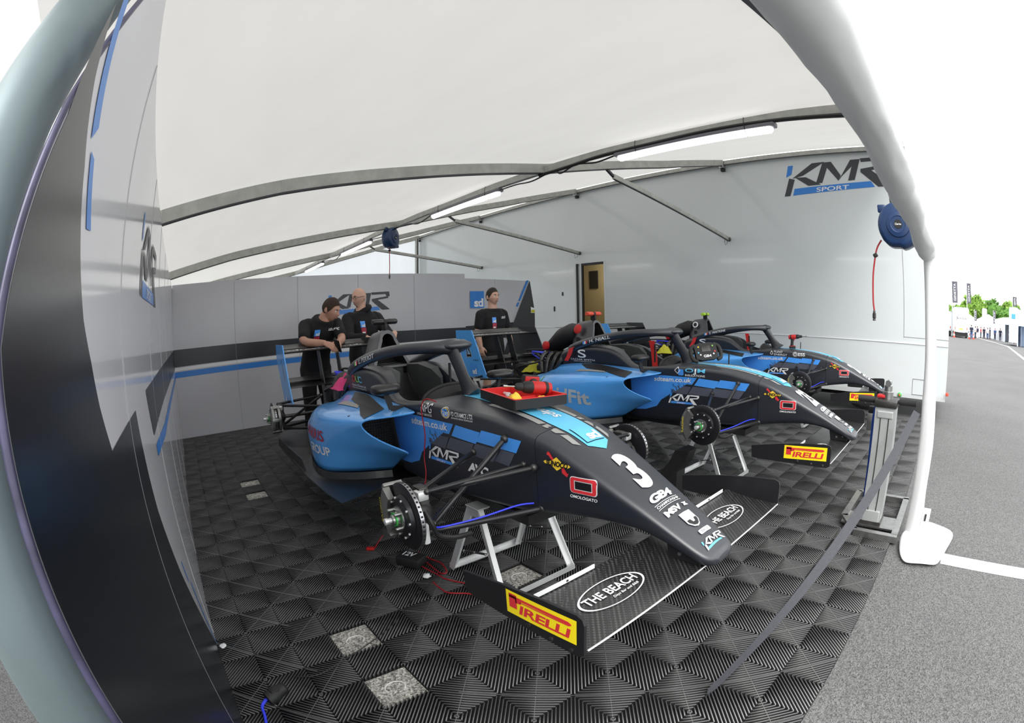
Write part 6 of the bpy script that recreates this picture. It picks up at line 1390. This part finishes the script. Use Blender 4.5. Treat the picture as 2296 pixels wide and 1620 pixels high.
pC = person('person', 'dark-haired person in black t-shirt and shorts standing by the square blue logo', dict(
    hip=(-5.38, 2.55, .93), waist=(-5.38, 2.55, 1.08), chest=(-5.37, 2.555, 1.30), neck=(-5.36, 2.555, 1.49), head=(-5.34, 2.545, 1.648), face=(.99, .08, -.03),
    shR=(-5.36, 2.35, 1.405), shL=(-5.38, 2.755, 1.405), elR=(-5.36, 2.30, 1.16), elL=(-5.36, 2.82, 1.15), wrR=(-5.30, 2.30, .97), wrL=(-5.30, 2.83, .965), hdR=(.25, .0, -1), hdL=(.25, -.05, -1), puR=(.4, -1, .2), puL=(.4, 1, .2), thR=1, thL=-1, curlR=.6, curlL=.6,
    knL=(-5.37, 2.66, .50), knR=(-5.37, 2.44, .50), anL=(-5.42, 2.67, .09), anR=(-5.42, 2.43, .09)), 'skin_pale', 'hair_dark', {'L': .62, 'R': .62}, shorts=.62, hair='crop', heavy=1.06)
b = MB(); ow = Vector((-5.303, 2.829, .985)) - Vector(pC.location); b.tube([ow + Vector((.036 * math.cos(a), .036 * math.sin(a), .004 * math.cos(a))) for a in [2 * math.pi * k / 20 for k in range(21)]], .006, 'matt_black', 6); b.lathe(ow + Vector((.0, .036, 0)), (0, 1, 0), [(.018, 0), (.018, .008), (.014, .010)], 'dark_steel', 14); b.build('wrist_watch', pC)

# ------------------------------------------------------------------ the paddock beyond
def far_trailer(p, w_, h_, L, label, logo=None, rz=0):
    t = empty('parked_trailer', p, label, 'trailer', rz=rz); z0 = .75
    b = MB(); b.box((0, L / 2, (z0 + h_) / 2), (w_, L, h_ - z0), 'tent_white'); b.build('trailer_box', t, smooth=False)
    b = MB()
    for s in (-1, 1): b.box((s * (w_ / 2 - .05), -.03, (z0 + h_) / 2), (.10, .06, h_ - z0), 'trailer_grey')
    b.box((0, -.03, h_ - .06), (w_, .06, .12), 'trailer_grey'); b.box((0, -.03, z0 + .1), (w_, .06, .2), 'trailer_grey'); b.build('door_surround', t, smooth=False)
    b = MB(); b.box((0, .6, .45), (w_ - .3, 1.0, .5), 'matt_black')
    for s in (-1, 1): b.lathe((s * (w_ / 2 - .35), 1.2, .5), (1, 0, 0), [(.2, -.15), (.5, -.14), (.5, .14), (.2, .15)], 'rubber', 20)
    b.build('running_gear', t)
    b = MB()
    for s in (-1, 1): b.box((s * (w_ / 2 - .3), -.03, 1.25), (.1, .04, .35), 'cone_red')
    b.build('rear_lamp', t, smooth=False); b = MB(); b.box((0, -.035, 1.15), (.62, .03, .14), 'decal_pyellow'); b.build('number_plate', t, smooth=False)
    if logo:
        d = Decal(); vs, fs, _ = text2d(logo, .01, .1, 1.15); d.put((vs, fs, 1), (-.55, -.005, 2.45), (.95, -.005, 2.45), (-.55, -.005, 2.75), 'flag_grey', 0); d.put(poly2d([(0, 0), (.12, 0), (1, 1), (.9, 1)]), (-.85, -.005, 2.2), (-.35, -.005, 2.2), (-.85, -.005, 3.05), 'matt_black', 0); d.put(poly2d([(0, 1), (.25, 1), (.9, .0), (.75, .0)]), (-.8, -.005, 2.45), (-.4, -.005, 2.45), (-.8, -.005, 2.8), 'matt_black', 1); d.build('rear_logo', t)
    return t
far_trailer((2.95, 70.0, 0), 2.5, 4.05, 12, 'white parked trailer seen from behind with a grey logo, beneath two flags', 'entek')
far_trailer((.55, 76.0, 0), 2.2, 3.6, 9, 'white vehicle mostly hidden behind the canvas curtain, left of the parked trailer')
def flag(p, w_, h_, z, st, label):
    t = empty('feather_flag', p, label, 'flag', 'grey vertical flags in the paddock'); b = MB(); b.tube([(-w_ / 2, 0, 0), (-w_ / 2, 0, z + h_ + .1)], .05, 'trailer_grey', 8); b.build('flag_pole', t)
    n = 12; b = MB(); V = [(-w_ / 2 + w_ * a, .06 * math.sin(k * 1.3 + a * 3), z + h_ * k / n) for k in range(n + 1) for a in (0, .5, 1)]; b.add(V, [(k * 3 + j, k * 3 + j + 1, k * 3 + j + 4, k * 3 + j + 3) for k in range(n) for j in (0, 1)], 'flag_grey'); b.build('flag_cloth', t)
    d = Decal(); vs, fs, _ = text2d(st, 0.0); d.put((vs, fs, 1), (w_ * .17, -.12, z + h_ * .10), (w_ * .17, -.12, z + h_ * .90), (-w_ * .17, -.12, z + h_ * .10), 'decal_white', 0); d.build('flag_lettering', t)
flag((2.1, 74, 0), .95, 3.05, 4.75, 'GINETTA', 'grey vertical flag with white lettering above the left edge of the parked trailer')
flag((4.5, 74.5, 0), .72, 2.85, 4.85, 'GINETTA', 'grey vertical flag with white lettering above the right edge of the parked trailer')
flag((11.8, 70, 0), .7, 1.25, 4.85, 'GINETTA', 'short grey flag above the pale tents at the edge of the picture')
flag((6.0, 80, 0), .45, 1.6, 2.6, 'RACE', 'small dark upright banner among the far tents beside the parked trailer')
flag((10.0, 84, 0), .5, 2.0, 2.5, 'RACE', 'dark drooping flag over the far row of white tents')
def tent(p, w_, d_, h_, ridge, label, m='tent_white', openf=False, rz=0):
    t = empty('paddock_tent', p, label, 'tent', rz=rz); b = MB()
    for x0, y0, x1, y1 in ((-w_ / 2, 0, -w_ / 2, d_), (w_ / 2, 0, w_ / 2, d_), (-w_ / 2, d_, w_ / 2, d_)): b.bar((x0, y0, h_ / 2), (x1, y1, h_ / 2), .04, h_, m)
    if not openf: b.bar((-w_ / 2, 0, h_ / 2), (w_ / 2, 0, h_ / 2), .04, h_, m)
    else: b.bar((-w_ / 2, 0, h_ - .35), (w_ / 2, 0, h_ - .35), .04, .7, m)
    b.build('tent_wall', t, smooth=False)
    b = MB(); b.add([(-w_ / 2 - .05, -.05, h_), (w_ / 2 + .05, -.05, h_), (w_ / 2 + .05, d_, h_), (-w_ / 2 - .05, d_, h_), (0, -.05, ridge), (0, d_, ridge)], [(0, 4, 5, 3), (1, 2, 5, 4), (0, 1, 4), (3, 5, 2)], m); b.build('tent_roof', t, smooth=False)
    if openf:
        for x in np.linspace(-w_ / 2, w_ / 2, 5): b = MB(); b.box((x, -.02, h_ / 2), (.10, .1, h_), 'tent_blue'); b.build('tent_leg', t, smooth=False)
    return t
tent((9.6, 92, 0), 5.5, 6, 2.8, 4.1, 'white ridge tent at the far end of the paddock lane'); tent((5.8, 96, 0), 4.5, 6, 2.6, 3.9, 'white ridge tent partly behind the parked trailer at the far end of the lane')
tent((13.6, 84, 0), 4.0, 8, 3.0, 3.6, 'pale open awning in the far row, beyond the blue-sided truck', 'tent_white', True, R(12)); tent((12.2, 74, 0), 3.2, 6, 3.1, 3.5, 'pale awning with standing people before it, second in the right-hand row', 'tent_white', True, R(10))
t = empty('awning_truck', (10.4, 56, 0), 'pale blue truck side with a sloping white awning at the right edge', 'truck', rz=R(-8)); b = MB(); b.box((-1.05, 3, 2.2), (1.1, 7, 3.7), 'tent_blue'); b.build('truck_body', t, smooth=False); b = MB(); b.add([(-.5, -.2, 4.0), (-.5, 6, 4.0), (3.6, 6, 2.3), (3.6, -.2, 2.3), (-.5, -.2, 2.2), (3.6, -.2, 2.15)], [(0, 1, 2, 3), (0, 3, 5, 4)], 'tent_white'); b.build('awning_roof', t, smooth=False)
for x in (-.45, .55, 1.5, 2.4): b = MB(); b.box((x, -.15, 1.1), (.12, .12, 2.2), 'tent_white'); b.build('awning_leg', t, smooth=False)
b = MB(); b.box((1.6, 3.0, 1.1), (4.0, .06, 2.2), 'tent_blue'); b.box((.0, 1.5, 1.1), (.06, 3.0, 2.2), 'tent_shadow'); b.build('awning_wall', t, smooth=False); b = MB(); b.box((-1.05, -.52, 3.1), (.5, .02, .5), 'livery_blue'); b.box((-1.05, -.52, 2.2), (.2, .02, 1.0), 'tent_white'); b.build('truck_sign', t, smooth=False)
t = empty('banner_tower', (8.2, 86, 0), 'tall white inflatable tower standing before the trees', 'tower'); b = MB(); b.box((0, 0, 2.4), (.95, .8, 4.8), 'cloth_white', bev=.2); b.build('tower_body', t)
# trees: each crown its own outline
def tree(p, h_, r, m, seed, label):
    t = empty('tree', p, label, 'tree', 'trees behind the paddock'); rd = random.Random(seed); b = MB(); b.tube([(0, 0, 0), (.2, 0, h_ * .5), (0, 0, h_ * .8)], [.4, .3, .12], 'bark', 8); b.build('trunk', t)
    b = MB()
    for k in range(420):
        a, c = rd.uniform(0, 6.283), rd.uniform(-1, 1); s = math.sqrt(1 - c * c); q = Vector((s * math.cos(a), s * math.sin(a), c)); lump = 1 + .35 * noise.noise(q * 2.2 + Vector((seed, 0, 0)))
        pos = Vector((q.x * r, q.y * r, q.z * r * .85)) * lump * rd.uniform(.75, 1.0) + Vector((0, 0, h_ - r * .8)); e = r * rd.uniform(.10, .20)
        u1 = Vector((rd.gauss(0, 1), rd.gauss(0, 1), rd.gauss(0, 1))).normalized(); u2 = u1.orthogonal().normalized()
        b.add([pos + u1 * e, pos + u2 * e, pos - u1 * e, pos - u2 * e], [(0, 1, 2, 3)], m)
    b.ball((0, 0, h_ - r * .8), (r * .86, r * .86, r * .74), m, 16, 10); b.build('crown', t, ang=20)
for i, (x, y, h_, r, m, lb) in enumerate(((9.0, 128, 9.2, 3.6, 'leaf_light', 'tall bright green tree right of the parked trailer, left of the white tower'), (14.5, 130, 8.4, 4.2, 'leaf_green', 'dense green tree directly behind the white tower'), (20.5, 132, 9.0, 3.2, 'leaf_light', 'pale green tree rising over the blue-sided truck'), (3.0, 130, 6.6, 2.4, 'leaf_light', 'small tree top showing between the two flags'), (17.8, 126, 6.6, 3.2, 'leaf_green', 'low green tree between the white tower and the truck'), (5.9, 126, 6.6, 3.0, 'leaf_light', 'low bright tree at the right edge of the parked trailer'), (.8, 132, 6.6, 2.2, 'leaf_light', 'small tree left of the parked trailer beside the canvas curtain'))): tree((x, y, 0), h_, r, m, i * 7 + 1, lb)
def cone(p, label): t = empty('traffic_cone', p, label, 'cone', 'red cones behind the parked trailer'); b = MB(); b.lathe((0, 0, 0), (0, 0, 1), [(.16, .03), (.04, .72), (.02, .75)], 'cone_red', 14); b.lathe((0, 0, 0), (0, 0, 1), [(.125, .25), (.09, .45)], 'decal_white', 14); b.build('cone_body', t); b = MB(); b.box((0, 0, .02), (.4, .4, .04), 'cone_red'); b.build('cone_base', t)
cone((1.85, 68.2, 0), 'red and white cone at the left rear corner of the parked trailer'); cone((4.15, 66.8, 0), 'red and white cone at the right rear corner of the parked trailer'); cone((4.85, 68.2, 0), 'red and white cone beside the person behind the parked trailer')
def walker(p, rz, top, low, h_, label):
    t = empty('person', p, label, 'person', 'people in the distant paddock', rz); k = h_ / 1.75; b = MB()
    torso(b, [(0, 0, .92 * k), (0, 0, 1.1 * k), (0, 0, 1.3 * k), (0, 0, 1.48 * k)], (0, 1, 0), PROF, 'skin'); limb(b, [(0, 0, 1.42 * k), (.01, 0, 1.5 * k), (.01, 0, 1.58 * k)], [.06, .055, .055], 'skin'); b.ball((.02, 0, 1.63 * k), (.095, .075, .115), 'skin', 14, 10); b.ball((.11, 0, 1.62 * k), (.02, .012, .02), 'skin', 8, 6)
    for s in (1, -1): limb(b, [(0, s * .19, 1.40 * k), (-.03, s * .25, 1.14 * k), (.08, s * .24, .92 * k)], [.055, .045, .03], 'skin'); b.ball((.10, s * .235, .86 * k), (.03, .022, .06), 'skin', 8, 6); limb(b, [(0, s * .09, .9 * k), (.03 * s, s * .10, .48 * k), (-.02 - .06 * s, s * .10, .06)], [.085, .06, .04], 'skin'); limb(b, [(-.02 - .06 * s, s * .10, .05), (.13 - .06 * s, s * .11, .035)], [.04, .035], 'skin')
    put('body', fuse(b, 'body', .02, 3), t)
    b = MB(); torso(b, [(0, 0, .9 * k), (0, 0, 1.1 * k), (0, 0, 1.3 * k), (0, 0, 1.46 * k)], (0, 1, 0), PROF, top, .02)
    for s in (1, -1): limb(b, [(0, s * .19, 1.40 * k), (-.02, s * .24, 1.2 * k)], [.075, .065], top)
    put('shirt', fuse(b, 'shirt', .02, 3), t); b = MB()
    for s in (1, -1): limb(b, [(0, s * .09, .93 * k), (.03 * s, s * .10, .48 * k), (-.02 - .06 * s, s * .10, .12)], [.11, .08, .065], low)
    put('trousers', fuse(b, 'trousers', .02, 3), t); b = MB(); b.ball((-.012, 0, 1.665 * k), (.10, .083, .095), 'hair_dark', 14, 10); put('hair', b.mesh('hair'), t)
for i, (x, y, rz, top, low, h_, lb) in enumerate(((4.42, 66.5, 1.6, 'cloth_dark', 'cloth_blue', 1.82, 'person in a dark top standing right behind the parked trailer'), (5.35, 71, .5, 'cloth_white', 'cloth_dark', 1.7, 'person in a pale top just right of the parked trailer'), (5.9, 74, 2.2, 'cloth_dark', 'cloth_white', 1.75, 'person with a dark top and pale trousers walking by the far tents'), (7.0, 80, 0, 'cloth_red', 'cloth_dark', 1.72, 'person in red among the distant group'), (7.6, 80, 1, 'cloth_dark', 'cloth_dark', 1.75, 'person all in dark clothing at the left of the distant group'), (8.15, 79, 2, 'cloth_white', 'cloth_blue', 1.7, 'person in a white top within the distant group'), (8.7, 80, 3, 'cloth_dark', 'cloth_dark', 1.78, 'person all in dark clothing at the right of the distant group'), (9.3, 77, 4, 'cloth_blue', 'cloth_dark', 1.73, 'person in a blue top facing the far tents'), (10.0, 75, 1.5, 'cloth_dark', 'cloth_dark', 1.8, 'person in dark clothing before the second pale awning'), (10.75, 69, 2.5, 'cloth_dark', 'cloth_dark', 1.82, 'person in dark clothing left of the blue-sided truck'), (11.1, 66, .4, 'cloth_blue', 'cloth_dark', 1.75, 'person in blue partly hidden by the blue-sided truck'), (12.35, 56.6, 3, 'cloth_dark', 'cloth_dark', 1.8, 'person in dark clothing under the sloping white awning'))): walker((x, y, 0), rz, top, low, h_, lb)
# made-up white sheet, added so the gap past the corner post renders white
t = empty('white_backdrop', (-3.0, -4.2, 0), 'added white canvas sheet that brightens the gap past the corner post', 'backdrop'); b = MB(); b.box((0, 0, 1.5), (9, .05, 3.0), 'curtain_canvas'); b.build('awning_wall', t, smooth=False); b = MB(); b.bar((4.5, 0, 0), (4.5, 0, 3.0), .06, .06, 'beam_grey'); b.build('awning_leg', t, smooth=False)
